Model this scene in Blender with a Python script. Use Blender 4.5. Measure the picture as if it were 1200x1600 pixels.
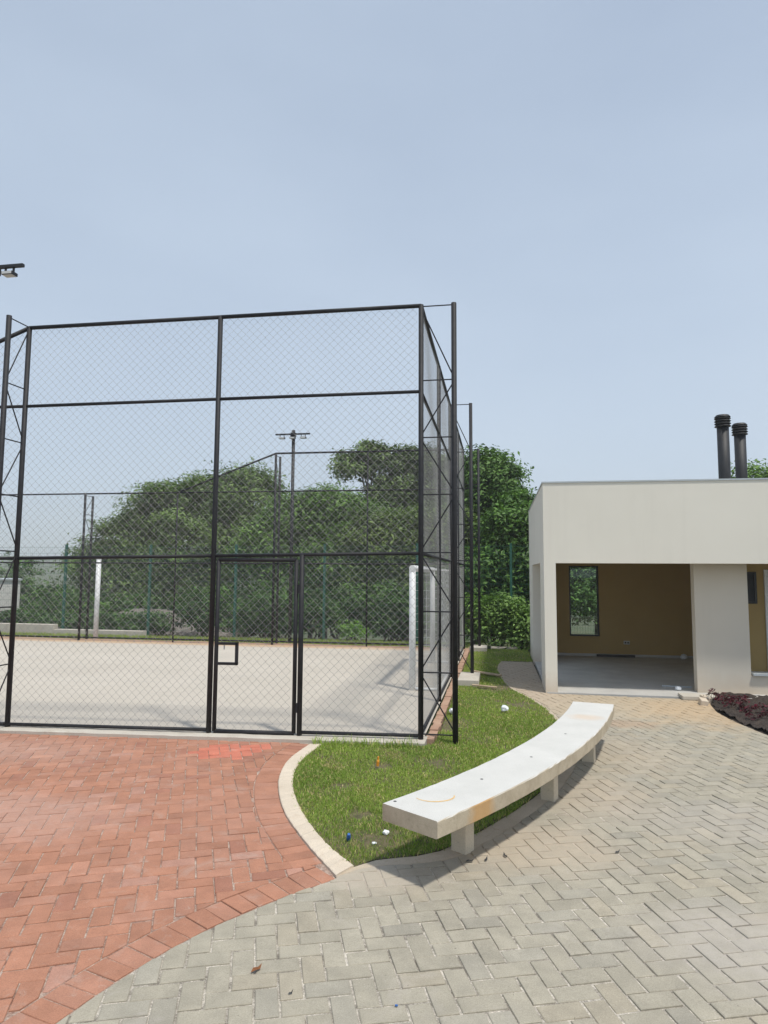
import bpy, math, random
import numpy as np
from mathutils import Vector, Matrix

random.seed(7)
rng = np.random.default_rng(11)
for o in list(bpy.data.objects):
    bpy.data.objects.remove(o)
scene = bpy.context.scene
COL = scene.collection

# ------------------------------------------------------------------ camera
cam_d = bpy.data.cameras.new("camera")
cam = bpy.data.objects.new("camera", cam_d)
COL.objects.link(cam)
right = Vector((0.98553702, 0.16935539, 0.00596179)).normalized()
# rows: world x, y, z expressed in image axes (right, down, forward)
RW = ((0.98553702, -0.00965907, -0.16918479),
      (0.16935539, 0.09126374, 0.98132038),
      (0.00596179, -0.99577991, 0.09157961))
M = Matrix(((RW[0][0], -RW[0][1], -RW[0][2], 0.0),
            (RW[1][0], -RW[1][1], -RW[1][2], 0.0),
            (RW[2][0], -RW[2][1], -RW[2][2], 1.8),
            (0, 0, 0, 1)))
cam.matrix_world = M
cam_d.sensor_fit = 'VERTICAL'
cam_d.sensor_height = 36.0
cam_d.lens = 36.0 * 1043.0 / 1600.0
cam_d.clip_end = 5000.0
scene.camera = cam

# ------------------------------------------------------------------ world and sun
SUN_TO = Vector((0.32, -0.27, 1.0)).normalized()      # direction towards the sun
world = bpy.data.worlds.new("World")
scene.world = world
world.use_nodes = True
wn, wl = world.node_tree.nodes, world.node_tree.links
wn.clear()
out = wn.new("ShaderNodeOutputWorld")
bg = wn.new("ShaderNodeBackground")
sky = wn.new("ShaderNodeTexSky")
sky.sky_type = 'NISHITA'
sky.sun_disc = False
sky.sun_elevation = math.asin(SUN_TO.z)
sky.sun_rotation = math.atan2(SUN_TO.x, SUN_TO.y)
sky.altitude = 600
sky.air_density = 1.0
sky.dust_density = 2.0
sky.ozone_density = 1.6
# thin, even veil of high cloud over the clear sky
veil = wn.new("ShaderNodeMixRGB")
veil.blend_type = 'MIX'
tc = wn.new("ShaderNodeTexCoord")
mp = wn.new("ShaderNodeMapping")
mp.inputs["Scale"].default_value = (1.0, 1.0, 2.6)
nz = wn.new("ShaderNodeTexNoise")
nz.inputs["Scale"].default_value = 1.6
nz.inputs["Detail"].default_value = 4.0
nz.inputs["Roughness"].default_value = 0.45
rmp = wn.new("ShaderNodeMapRange")
rmp.inputs["From Min"].default_value = 0.25
rmp.inputs["From Max"].default_value = 0.75
rmp.inputs["To Min"].default_value = 0.56
rmp.inputs["To Max"].default_value = 0.80
wl.new(tc.outputs["Generated"], mp.inputs["Vector"])
wl.new(mp.outputs["Vector"], nz.inputs["Vector"])
wl.new(nz.outputs["Fac"], rmp.inputs["Value"])
sp = wn.new("ShaderNodeSeparateXYZ")
wl.new(tc.outputs["Generated"], sp.inputs[0])
hr = wn.new("ShaderNodeMapRange")
hr.inputs["From Min"].default_value = 0.0
hr.inputs["From Max"].default_value = 0.75
hr.inputs["To Min"].default_value = 0.16
hr.inputs["To Max"].default_value = -0.08
wl.new(sp.outputs[2], hr.inputs["Value"])
ad = wn.new("ShaderNodeMath")
ad.operation = 'ADD'
ad.use_clamp = True
wl.new(rmp.outputs["Result"], ad.inputs[0])
wl.new(hr.outputs["Result"], ad.inputs[1])
wl.new(ad.outputs[0], veil.inputs["Fac"])
wl.new(sky.outputs["Color"], veil.inputs["Color1"])
veil.inputs["Color2"].default_value = (4.85, 5.75, 6.95, 1.0)
wl.new(veil.outputs["Color"], bg.inputs["Color"])
bg.inputs["Strength"].default_value = 0.10
wl.new(bg.outputs["Background"], out.inputs["Surface"])

sun_d = bpy.data.lights.new("sun", 'SUN')
sun_d.energy = 2.9
sun_d.angle = math.radians(4.0)
sun_d.color = (1.0, 0.95, 0.86)
sun = bpy.data.objects.new("sun", sun_d)
COL.objects.link(sun)
sun.location = (6, -4, 20)
sun.rotation_euler = (-SUN_TO).to_track_quat('-Z', 'Y').to_euler()

vs = scene.view_settings
vs.view_transform = 'Standard'
vs.look = 'None'
vs.exposure = 0.32
vs.gamma = 1.0
vs.use_curve_mapping = False
scene.render.engine = 'CYCLES'
scene.cycles.max_bounces = 8
scene.cycles.transparent_max_bounces = 16
scene.cycles.volume_bounces = 2

# ------------------------------------------------------------------ materials
def mat_new(name):
    m = bpy.data.materials.new(name)
    m.use_nodes = True
    nt = m.node_tree
    p = nt.nodes["Principled BSDF"]
    return m, nt, p

def N(nt, kind, **kw):
    n = nt.nodes.new(kind)
    for k, v in kw.items():
        if hasattr(n, k) and not k[0].isupper():
            setattr(n, k, v)
        else:
            n.inputs[k].default_value = v
    return n

def pos(nt):
    return nt.nodes.new("ShaderNodeNewGeometry").outputs["Position"]

def noise(nt, scale, detail=4.0, rough=0.55, vec=None, dist=0.0):
    n = nt.nodes.new("ShaderNodeTexNoise")
    n.inputs["Scale"].default_value = scale
    n.inputs["Detail"].default_value = detail
    n.inputs["Roughness"].default_value = rough
    n.inputs["Distortion"].default_value = dist
    nt.links.new(vec if vec is not None else pos(nt), n.inputs["Vector"])
    return n.outputs["Fac"]

def maprange(nt, val, a, b, c=0.0, d=1.0):
    n = nt.nodes.new("ShaderNodeMapRange")
    n.inputs["From Min"].default_value = a
    n.inputs["From Max"].default_value = b
    n.inputs["To Min"].default_value = c
    n.inputs["To Max"].default_value = d
    nt.links.new(val, n.inputs["Value"])
    return n.outputs["Result"]

def mix(nt, fac, a, b, mode='MIX'):
    n = nt.nodes.new("ShaderNodeMixRGB")
    n.blend_type = mode
    for s, v in ((n.inputs["Fac"], fac), (n.inputs["Color1"], a), (n.inputs["Color2"], b)):
        if isinstance(v, (int, float)):
            s.default_value = v
        elif isinstance(v, tuple):
            s.default_value = (*v, 1.0) if len(v) == 3 else v
        else:
            nt.links.new(v, s)
    return n.outputs["Color"]

def math_n(nt, op, a, b=None):
    n = nt.nodes.new("ShaderNodeMath")
    n.operation = op
    for i, v in enumerate((a, b)):
        if v is None:
            continue
        if isinstance(v, (int, float)):
            n.inputs[i].default_value = v
        else:
            nt.links.new(v, n.inputs[i])
    return n.outputs[0]

def bump(nt, p, h, strength=0.3, dist=0.01):
    b = nt.nodes.new("ShaderNodeBump")
    b.inputs["Strength"].default_value = strength
    b.inputs["Distance"].default_value = dist
    nt.links.new(h, b.inputs["Height"])
    nt.links.new(b.outputs["Normal"], p.inputs["Normal"])

def simple(name, ca, cb, scale=8.0, rough=0.7, bstr=0.2, bscale=60.0, metal=0.0, bdist=0.004, spec=None):
    m, nt, p = mat_new(name)
    f = maprange(nt, noise(nt, scale), 0.3, 0.7)
    c = mix(nt, f, ca, cb)
    nt.links.new(c, p.inputs["Base Color"])
    p.inputs["Roughness"].default_value = rough
    p.inputs["Metallic"].default_value = metal
    if spec is not None:
        p.inputs["Specular IOR Level"].default_value = spec
    if bstr:
        bump(nt, p, noise(nt, bscale, 6.0, 0.65), bstr, bdist)
    return m

def blob(nt, cx, cy, rx, ry, soft=0.5, wobble=0.35, ns=3.0):
    """soft elliptical mask on the ground with a ragged outline: a stain of its own shape"""
    g = pos(nt)
    s = nt.nodes.new("ShaderNodeSeparateXYZ")
    nt.links.new(g, s.inputs[0])
    dx = math_n(nt, 'DIVIDE', math_n(nt, 'SUBTRACT', s.outputs[0], cx), rx)
    dy = math_n(nt, 'DIVIDE', math_n(nt, 'SUBTRACT', s.outputs[1], cy), ry)
    d = math_n(nt, 'SQRT', math_n(nt, 'ADD', math_n(nt, 'MULTIPLY', dx, dx), math_n(nt, 'MULTIPLY', dy, dy)))
    d = math_n(nt, 'ADD', d, maprange(nt, noise(nt, ns, 5.0, 0.65), 0.2, 0.8, -wobble, wobble))
    return maprange(nt, d, 1.0 + soft * 0.5, 1.0 - soft)

MAT = {}
MAT['black_paint'] = simple('black_paint', (0.013, 0.014, 0.017), (0.024, 0.024, 0.028), 14, 0.6, 0.1, 90, spec=0.3)
MAT['zinc_wire'] = simple('zinc_wire', (0.27, 0.275, 0.275), (0.37, 0.37, 0.36), 3, 0.5, 0, metal=0.15)
MAT['white_paint'] = simple('white_paint', (0.82, 0.83, 0.83), (0.74, 0.755, 0.76), 7, 0.45, 0.1, 70)
MAT['green_paint'] = simple('green_paint', (0.012, 0.085, 0.060), (0.02, 0.11, 0.08), 5, 0.45, 0)
MAT['dark_metal'] = simple('dark_metal', (0.009, 0.010, 0.013), (0.017, 0.018, 0.022), 6, 0.6, 0.05)
MAT['lamp_glass'] = simple('lamp_glass', (0.55, 0.57, 0.58), (0.62, 0.62, 0.6), 20, 0.2, 0)
MAT['flashing'] = simple('flashing', (0.46, 0.50, 0.52), (0.56, 0.59, 0.60), 3, 0.4, 0.1, metal=0.3)
MAT['black_frame'] = simple('black_frame', (0.012, 0.012, 0.012), (0.02, 0.02, 0.02), 9, 0.35, 0)
MAT['plastic_white'] = simple('plastic_white', (0.8, 0.82, 0.84), (0.7, 0.73, 0.76), 30, 0.35, 0.2)
MAT['plastic_blue'] = simple('plastic_blue', (0.02, 0.09, 0.32), (0.03, 0.14, 0.42), 30, 0.35, 0)
MAT['plastic_orange'] = simple('plastic_orange', (0.8, 0.28, 0.02), (0.85, 0.4, 0.05), 30, 0.4, 0)
MAT['plastic_green'] = simple('plastic_green', (0.03, 0.35, 0.16), (0.04, 0.42, 0.2), 30, 0.4, 0)
MAT['board'] = simple('board', (0.34, 0.25, 0.16), (0.46, 0.36, 0.25), 9, 0.8, 0.3)
MAT['dry_leaf'] = simple('dry_leaf', (0.16, 0.06, 0.02), (0.26, 0.10, 0.03), 40, 0.8, 0)
MAT['bark'] = simple('bark', (0.075, 0.06, 0.048), (0.15, 0.125, 0.10), 12, 0.9, 0.6, 40, bdist=0.02)
MAT['soil'] = simple('soil', (0.085, 0.085, 0.035), (0.19, 0.155, 0.085), 14, 0.95, 0.9, 45, bdist=0.03)
MAT['dark_soil'] = simple('dark_soil', (0.032, 0.024, 0.020), (0.065, 0.048, 0.038), 9, 0.95, 1.0, 30, bdist=0.04)
MAT['house_white'] = simple('house_white', (0.62, 0.61, 0.58), (0.52, 0.51, 0.48), 1.2, 0.8, 0.1)
MAT['gravel'] = simple('gravel', (0.12, 0.108, 0.095), (0.25, 0.225, 0.20), 18, 0.95, 1.0, 12, bdist=0.06)
MAT['hill'] = simple('hill', (0.035, 0.060, 0.026), (0.055, 0.085, 0.035), 0.05, 0.95, 0)
MAT['outlet'] = simple('outlet', (0.62, 0.61, 0.56), (0.66, 0.65, 0.6), 9, 0.4, 0)
MAT['old_cable'] = simple('old_cable', (0.03, 0.03, 0.03), (0.05, 0.05, 0.05), 9, 0.6, 0)

def paver_mat(name, sand_stains):
    m, nt, p = mat_new(name)
    at = nt.nodes.new("ShaderNodeAttribute")
    at.attribute_name = "tint"
    base = at.outputs["Color"]
    # fine concrete grain
    g1 = noise(nt, 160, 6, 0.75)
    c = mix(nt, 1.0, base, mix(nt, maprange(nt, g1, 0.28, 0.72), (0.72, 0.72, 0.72), (1.22, 1.22, 1.22)), 'MULTIPLY')
    # cloudy wear
    c = mix(nt, 1.0, c, mix(nt, maprange(nt, noise(nt, 7.0, 5, 0.6), 0.25, 0.75), (0.83, 0.83, 0.83), (1.14, 1.13, 1.12)), 'MULTIPLY')
    # pale cement bloom smeared over groups of stones
    bl = maprange(nt, noise(nt, 3.2, 6, 0.7, dist=0.8), 0.56, 0.78, 0.0, 0.42)
    c = mix(nt, bl, c, (0.47, 0.425, 0.385))
    bl2 = maprange(nt, noise(nt, 13.0, 6, 0.75, dist=1.2), 0.60, 0.78, 0.0, 0.5)
    c = mix(nt, bl2, c, (0.50, 0.45, 0.40))
    # dark specks
    sp = maprange(nt, noise(nt, 55, 3, 0.5), 0.70, 0.76, 0.0, 0.55)
    c = mix(nt, sp, c, (0.06, 0.052, 0.045))
    for (cx, cy, rx, ry, colr, amt) in sand_stains:
        b = blob(nt, cx, cy, rx, ry)
        fine = maprange(nt, noise(nt, 22, 5, 0.7), 0.25, 0.7, 0.35, 1.0)
        c = mix(nt, math_n(nt, 'MULTIPLY', math_n(nt, 'MULTIPLY', b, fine), amt), c, colr)
    nt.links.new(c, p.inputs["Base Color"])
    p.inputs["Roughness"].default_value = 0.88
    p.inputs["Specular IOR Level"].default_value = 0.25
    bump(nt, p, noise(nt, 210, 6, 0.7), 0.45, 0.003)
    return m

SANDY = (0.50, 0.40, 0.28)
GREY_STAINS = [(1.4, 10.3, 2.6, 1.6, SANDY, 0.85), (0.35, 12.4, 0.9, 3.0, (0.42, 0.335, 0.26), 0.9),
               (2.7, 9.6, 0.9, 1.0, (0.50, 0.34, 0.19), 0.55), (1.5, 8.7, 0.35, 0.25, (0.40, 0.25, 0.16), 0.5),
               (0.1, 4.75, 0.75, 0.45, (0.46, 0.38, 0.29), 0.75), (0.75, 5.9, 0.5, 0.6, (0.45, 0.37, 0.29), 0.55),
               (1.2, 7.3, 0.6, 0.8, (0.46, 0.38, 0.29), 0.45), (-0.8, 4.1, 0.45, 0.22, (0.45, 0.39, 0.32), 0.8),
               (1.25, 3.7, 0.6, 0.45, (0.44, 0.40, 0.36), 0.6), (1.9, 5.4, 1.0, 0.5, (0.42, 0.38, 0.34), 0.45)]
RED_STAINS = [(-1.42, 3.05, 0.07, 0.05, (0.05, 0.042, 0.036), 0.9), (-3.6, 4.6, 0.9, 0.5, (0.50, 0.36, 0.31), 0.45),
              (-2.0, 5.0, 0.7, 0.6, (0.40, 0.22, 0.16), 0.3), (-5.0, 6.2, 1.2, 0.5, (0.46, 0.33, 0.28), 0.4)]
MAT['grey_paver'] = paver_mat('grey_paver', GREY_STAINS)
MAT['red_paver'] = paver_mat('red_paver', RED_STAINS)

def joint_mat(name, ca, cb, stains):
    m, nt, p = mat_new(name)
    c = mix(nt, maprange(nt, noise(nt, 9, 7, 0.8), 0.40, 0.60), ca, cb)
    c = mix(nt, 1.0, c, mix(nt, maprange(nt, noise(nt, 130, 4, 0.7), 0.35, 0.65), (0.55, 0.55, 0.55), (1.3, 1.3, 1.3)), 'MULTIPLY')
    for (cx, cy, rx, ry, colr, amt) in stains:
        c = mix(nt, math_n(nt, 'MULTIPLY', blob(nt, cx, cy, rx, ry), amt), c, colr)
    nt.links.new(c, p.inputs["Base Color"])
    p.inputs["Roughness"].default_value = 0.95
    bump(nt, p, noise(nt, 260, 4, 0.7), 0.7, 0.004)
    return m
MAT['grey_joint'] = joint_mat('grey_joint', (0.22, 0.195, 0.16), (0.60, 0.55, 0.47), GREY_STAINS)
MAT['red_joint'] = joint_mat('red_joint', (0.23, 0.12, 0.085), (0.50, 0.40, 0.33), RED_STAINS)

def concrete_mat(name, ca, cb, dirt=(0.24, 0.20, 0.15), amt=0.5, pits=True):
    m, nt, p = mat_new(name)
    c = mix(nt, maprange(nt, noise(nt, 2.6, 6, 0.65), 0.3, 0.7), ca, cb)
    c = mix(nt, 1.0, c, mix(nt, maprange(nt, noise(nt, 120, 5, 0.7), 0.3, 0.7), (0.86, 0.86, 0.86), (1.1, 1.1, 1.1)), 'MULTIPLY')
    c = mix(nt, maprange(nt, noise(nt, 7, 7, 0.75, dist=0.6), 0.55, 0.8, 0, amt), c, dirt)
    if pits:
        c = mix(nt, maprange(nt, noise(nt, 70, 2, 0.4), 0.72, 0.76, 0, 0.6), c, (0.10, 0.09, 0.075))
    nt.links.new(c, p.inputs["Base Color"])
    p.inputs["Roughness"].default_value = 0.85
    p.inputs["Specular IOR Level"].default_value = 0.3
    bump(nt, p, noise(nt, 90, 7, 0.7), 0.3, 0.004)
    return m
MAT['kerb'] = concrete_mat('kerb_concrete', (0.56, 0.48, 0.38), (0.66, 0.57, 0.46), (0.40, 0.27, 0.17), 0.6)
MAT['mortar'] = concrete_mat('spilled_mortar', (0.40, 0.33, 0.25), (0.54, 0.46, 0.36), (0.30, 0.20, 0.12), 0.8)
MAT['block'] = concrete_mat('block_concrete', (0.46, 0.42, 0.36), (0.56, 0.52, 0.45), (0.32, 0.22, 0.14), 0.6)
MAT['cast'] = concrete_mat('cast_concrete', (0.58, 0.50, 0.38), (0.68, 0.60, 0.47), (0.36, 0.27, 0.17), 0.6)
MAT['edging_brick'] = concrete_mat('edging_brick', (0.36, 0.215, 0.15), (0.46, 0.31, 0.22), (0.45, 0.36, 0.28), 0.7)

# bench slab: trowelled pale top, raw cast sides with patchy stains
m, nt, p = mat_new('bench_concrete')
g = nt.nodes.new("ShaderNodeNewGeometry")
sx = nt.nodes.new("ShaderNodeSeparateXYZ")
nt.links.new(g.outputs["True Normal"], sx.inputs[0])
topf = maprange(nt, sx.outputs[2], 0.6, 0.85)
side = mix(nt, maprange(nt, noise(nt, 4, 6, 0.7), 0.3, 0.7), (0.36, 0.30, 0.215), (0.55, 0.475, 0.36))
side = mix(nt, maprange(nt, noise(nt, 11, 7, 0.75, dist=0.9), 0.54, 0.76, 0, 0.8), side, (0.25, 0.205, 0.15))
side = mix(nt, math_n(nt, 'MULTIPLY', blob(nt, -0.13, 4.32, 0.13, 0.14, ns=9), 0.75), side, (0.52, 0.29, 0.10))
top = mix(nt, maprange(nt, noise(nt, 3, 5, 0.6), 0.3, 0.7), (0.545, 0.54, 0.51), (0.62, 0.61, 0.58))
top = mix(nt, math_n(nt, 'MULTIPLY', blob(nt, 0.83, 6.98, 0.17, 0.13, ns=8), 0.45), top, (0.60, 0.43, 0.28))
top = mix(nt, maprange(nt, noise(nt, 45, 4, 0.6), 0.68, 0.76, 0, 0.35), top, (0.3, 0.27, 0.22))
c = mix(nt, topf, side, top)
c = mix(nt, 1.0, c, mix(nt, maprange(nt, noise(nt, 150, 5, 0.7), 0.3, 0.7), (0.9, 0.9, 0.9), (1.07, 1.07, 1.07)), 'MULTIPLY')
nt.links.new(c, p.inputs["Base Color"])
p.inputs["Roughness"].default_value = 0.85
p.inputs["Specular IOR Level"].default_value = 0.3
bump(nt, p, noise(nt, 60, 8, 0.75), 0.35, 0.006)
MAT['bench'] = m

def plaster(name, ca, cb, rough=0.85):
    m, nt, p = mat_new(name)
    c = mix(nt, maprange(nt, noise(nt, 0.8, 4, 0.6), 0.3, 0.7), ca, cb)
    c = mix(nt, maprange(nt, noise(nt, 4.5, 6, 0.7, dist=0.5), 0.58, 0.85, 0, 0.25), c, tuple(v * 0.84 for v in ca))
    nt.links.new(c, p.inputs["Base Color"])
    p.inputs["Roughness"].default_value = rough
    p.inputs["Specular IOR Level"].default_value = 0.25
    bump(nt, p, noise(nt, 120, 5, 0.7), 0.18, 0.003)
    return m
def earth_splashed(m):
    # splash of red earth along the foot of the wall
    nt = m.node_tree
    p = nt.nodes["Principled BSDF"]
    src = p.inputs["Base Color"].links[0].from_socket
    sx = nt.nodes.new("ShaderNodeSeparateXYZ")
    nt.links.new(pos(nt), sx.inputs[0])
    ms_ = nt.nodes.new("ShaderNodeMapping")
    ms_.inputs["Scale"].default_value = (7.0, 7.0, 0.35)
    nt.links.new(pos(nt), ms_.inputs["Vector"])
    src = mix(nt, maprange(nt, noise(nt, 1.0, 6, 0.7, vec=ms_.outputs["Vector"]), 0.52, 0.8, 0.0, 0.12), src, (0.46, 0.43, 0.37))
    zz = math_n(nt, 'ADD', sx.outputs[2], maprange(nt, noise(nt, 4, 5, 0.7), 0.2, 0.8, -0.12, 0.12))
    nt.links.new(mix(nt, maprange(nt, zz, 0.34, 0.0, 0, 0.55), src, (0.50, 0.39, 0.28)), p.inputs["Base Color"])
    return m
MAT['cream'] = earth_splashed(plaster('cream_plaster', (0.76, 0.725, 0.64), (0.80, 0.765, 0.68)))
MAT['cream_shade'] = earth_splashed(plaster('shaded_cream_plaster', (0.63, 0.575, 0.485), (0.67, 0.615, 0.525)))  # darker, warmer cream: shade below the fascia is put into the colour
MAT['ochre'] = plaster('ochre_plaster', (0.43, 0.30, 0.12), (0.48, 0.34, 0.145))
MAT['ceiling'] = plaster('ceiling_plaster', (0.6, 0.58, 0.52), (0.64, 0.62, 0.56))
m, nt, p = mat_new('floor_tile')
c = mix(nt, maprange(nt, noise(nt, 1.6, 5, 0.6), 0.3, 0.7), (0.45, 0.44, 0.42), (0.55, 0.54, 0.51))
c = mix(nt, maprange(nt, noise(nt, 6, 6, 0.7, dist=1.0), 0.58, 0.75, 0, 0.5), c, (0.55, 0.51, 0.44))
nt.links.new(c, p.inputs["Base Color"])
nt.links.new(maprange(nt, noise(nt, 3, 5, 0.6), 0.3, 0.7, 0.35, 0.7), p.inputs["Roughness"])
MAT['floor'] = m

# court: pale power-floated cement with tyre-like streaks and dust
m, nt, p = mat_new('court_cement')
mpn = nt.nodes.new("ShaderNodeMapping")
mpn.inputs["Scale"].default_value = (0.35, 2.2, 1.0)
mpn.inputs["Rotation"].default_value = (0, 0, 0.08)
nt.links.new(pos(nt), mpn.inputs["Vector"])
c = mix(nt, maprange(nt, noise(nt, 0.5, 5, 0.6), 0.3, 0.7), (0.47, 0.425, 0.36), (0.54, 0.49, 0.42))
c = mix(nt, maprange(nt, noise(nt, 1.5, 6, 0.7, vec=mpn.outputs["Vector"]), 0.55, 0.8, 0, 0.5), c, (0.42, 0.40, 0.37))
c = mix(nt, maprange(nt, noise(nt, 9, 5, 0.7, vec=mpn.outputs["Vector"]), 0.58, 0.72, 0, 0.5), c, (0.31, 0.28, 0.245))
c = mix(nt, math_n(nt, 'MULTIPLY', blob(nt, -8, 15.9, 9, 0.35), 0.7), c, (0.50, 0.30, 0.14))
c = mix(nt, maprange(nt, noise(nt, 130, 3, 0.6), 0.3, 0.7, 0, 0.18), c, (0.35, 0.32, 0.29))
nt.links.new(c, p.inputs["Base Color"])
p.inputs["Roughness"].default_value = 0.85
bump(nt, p, noise(nt, 40, 6, 0.7), 0.2, 0.004)
MAT['court'] = m

def leaf_mat(name, trans=0.35, rough=0.55):
    m, nt, p = mat_new(name)
    at = nt.nodes.new("ShaderNodeAttribute")
    at.attribute_name = "tint"
    nt.links.new(at.outputs["Color"], p.inputs["Base Color"])
    p.inputs["Roughness"].default_value = rough
    p.inputs["Specular IOR Level"].default_value = 0.35
    tr = nt.nodes.new("ShaderNodeBsdfTranslucent")
    nt.links.new(mix(nt, 1.0, at.outputs["Color"], (1.1, 1.25, 0.6), 'MULTIPLY'), tr.inputs["Color"])
    ms = nt.nodes.new("ShaderNodeMixShader")
    ms.inputs[0].default_value = trans
    nt.links.new(p.outputs[0], ms.inputs[1])
    nt.links.new(tr.outputs[0], ms.inputs[2])
    nt.links.new(ms.outputs[0], nt.nodes["Material Output"].inputs["Surface"])
    return m
MAT['leaf'] = leaf_mat('leaf', 0.22)
MAT['grass'] = leaf_mat('grass_blade', 0.3, 0.6)

m = bpy.data.materials.new('window_glass')
m.use_nodes = True
nt = m.node_tree
nt.nodes.clear()
o_ = nt.nodes.new("ShaderNodeOutputMaterial")
a_ = nt.nodes.new("ShaderNodeBsdfTransparent")
a_.inputs[0].default_value = (0.86, 0.90, 0.88, 1)
b_ = nt.nodes.new("ShaderNodeBsdfGlossy")
b_.inputs["Roughness"].default_value = 0.02
x_ = nt.nodes.new("ShaderNodeMixShader")
f_ = nt.nodes.new("ShaderNodeFresnel")
f_.inputs[0].default_value = 1.5
nt.links.new(f_.outputs[0], x_.inputs[0])
nt.links.new(a_.outputs[0], x_.inputs[1])
nt.links.new(b_.outputs[0], x_.inputs[2])
nt.links.new(x_.outputs[0], o_.inputs[0])
MAT['glass'] = m

# ------------------------------------------------------------------ mesh helpers
def link(o, parent=None):
    COL.objects.link(o)
    if parent is not None:
        o.parent = parent
    return o

def offset_of(parent):
    v = Vector((0, 0, 0))
    while parent is not None:
        v += parent.location
        parent = parent.parent
    return v

def tag(o, label=None, cat=None, group=None, kind=None):
    if label: o["label"] = label
    if cat: o["category"] = cat
    if group: o["group"] = group
    if kind: o["kind"] = kind
    return o

def empty(name, loc, label, cat, group=None):
    o = bpy.data.objects.new(name, None)
    o.location = loc
    o.empty_display_size = 0.2
    link(o)
    return tag(o, label, cat, group)

class MB:
    def __init__(self):
        self.v, self.f = [], []
    def add(self, vs, fs):
        b = len(self.v)
        self.v.extend(vs)
        self.f.extend([tuple(i + b for i in q) for q in fs])
        return self
    def box(self, x0, x1, y0, y1, z0, z1):
        return self.add([(x0, y0, z0), (x1, y0, z0), (x1, y1, z0), (x0, y1, z0), (x0, y0, z1), (x1, y0, z1), (x1, y1, z1), (x0, y1, z1)],
                        [(3, 2, 1, 0), (4, 5, 6, 7), (0, 1, 5, 4), (1, 2, 6, 5), (2, 3, 7, 6), (3, 0, 4, 7)])
    def obox(self, c, ux, hx, hy, z0, z1):
        """box turned in plan: ux is its long direction"""
        ux = Vector((ux[0], ux[1], 0)).normalized()
        uy = Vector((-ux.y, ux.x, 0))
        c = Vector((c[0], c[1], 0))
        q = [c - ux * hx - uy * hy, c + ux * hx - uy * hy, c + ux * hx + uy * hy, c - ux * hx + uy * hy]
        return self.add([(a.x, a.y, z0) for a in q] + [(a.x, a.y, z1) for a in q],
                        [(3, 2, 1, 0), (4, 5, 6, 7), (0, 1, 5, 4), (1, 2, 6, 5), (2, 3, 7, 6), (3, 0, 4, 7)])
    def tube(self, p, q, r, n=8, r2=None, caps=True):
        p, q = Vector(p), Vector(q)
        d = (q - p).normalized()
        a = d.orthogonal().normalized()
        if abs(d.z) < 0.99:
            a = d.cross(Vector((0, 0, 1))).normalized()
        b = d.cross(a)
        r2 = r if r2 is None else r2
        vs, fs = [], []
        for i in range(n):
            t = 2 * math.pi * (i + 0.5) / n
            vs.append(tuple(p + (a * math.cos(t) + b * math.sin(t)) * r))
        for i in range(n):
            t = 2 * math.pi * (i + 0.5) / n
            vs.append(tuple(q + (a * math.cos(t) + b * math.sin(t)) * r2))
        for i in range(n):
            j = (i + 1) % n
            fs.append((i, j, n + j, n + i))
        if caps:
            fs.append(tuple(range(n - 1, -1, -1)))
            fs.append(tuple(range(n, 2 * n)))
        return self.add(vs, fs)
    def lathe(self, cx, cy, prof, n=20):
        vs, fs = [], []
        for (r, z) in prof:
            for i in range(n):
                t = 2 * math.pi * i / n
                vs.append((cx + r * math.cos(t), cy + r * math.sin(t), z))
        for k in range(len(prof) - 1):
            for i in range(n):
                j = (i + 1) % n
                fs.append((k * n + i, k * n + j, (k + 1) * n + j, (k + 1) * n + i))
        fs.append(tuple(range(n - 1, -1, -1)))
        fs.append(tuple(range((len(prof) - 1) * n, len(prof) * n)))
        return self.add(vs, fs)
    def build(self, name, mat, parent=None, smooth=False, bevel=0.0):
        off = offset_of(parent)
        me = bpy.data.meshes.new(name)
        me.from_pydata([(x - off.x, y - off.y, z - off.z) for x, y, z in self.v], [], self.f)
        me.materials.append(MAT[mat])
        if smooth:
            for pl in me.polygons:
                pl.use_smooth = len(pl.vertices) == 4
        me.update()
        o = bpy.data.objects.new(name, me)
        link(o, parent)
        if bevel:
            b = o.modifiers.new("bevel", 'BEVEL')
            b.width = bevel
            b.segments = 2
            b.limit_method = 'ANGLE'
        return o

def np_mesh(name, V, F, mat, parent=None, tint=None):
    """V (n,3), F (m,k) with k = 3 or 4; tint (m,3) colour per face"""
    off = offset_of(parent)
    V = np.asarray(V, np.float32) - np.array([off.x, off.y, off.z], np.float32)
    F = np.asarray(F, np.int32)
    me = bpy.data.meshes.new(name)
    k = F.shape[1]
    me.vertices.add(len(V))
    me.vertices.foreach_set("co", V.ravel())
    me.loops.add(F.size)
    me.loops.foreach_set("vertex_index", F.ravel())
    me.polygons.add(len(F))
    me.polygons.foreach_set("loop_start", np.arange(0, F.size, k, dtype=np.int32))
    me.update(calc_edges=True)
    if tint is not None:
        at = me.attributes.new("tint", 'FLOAT_COLOR', 'FACE')
        at.data.foreach_set("color", np.concatenate([tint, np.ones((len(tint), 1))], 1).astype(np.float32).ravel())
    me.materials.append(MAT[mat])
    o = bpy.data.objects.new(name, me)
    link(o, parent)
    return o

def face_tint(me, cols):
    at = me.attributes.new("tint", 'FLOAT_COLOR', 'FACE')
    at.data.foreach_set("color", np.concatenate([cols, np.ones((len(cols), 1))], 1).astype(np.float32).ravel())

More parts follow.
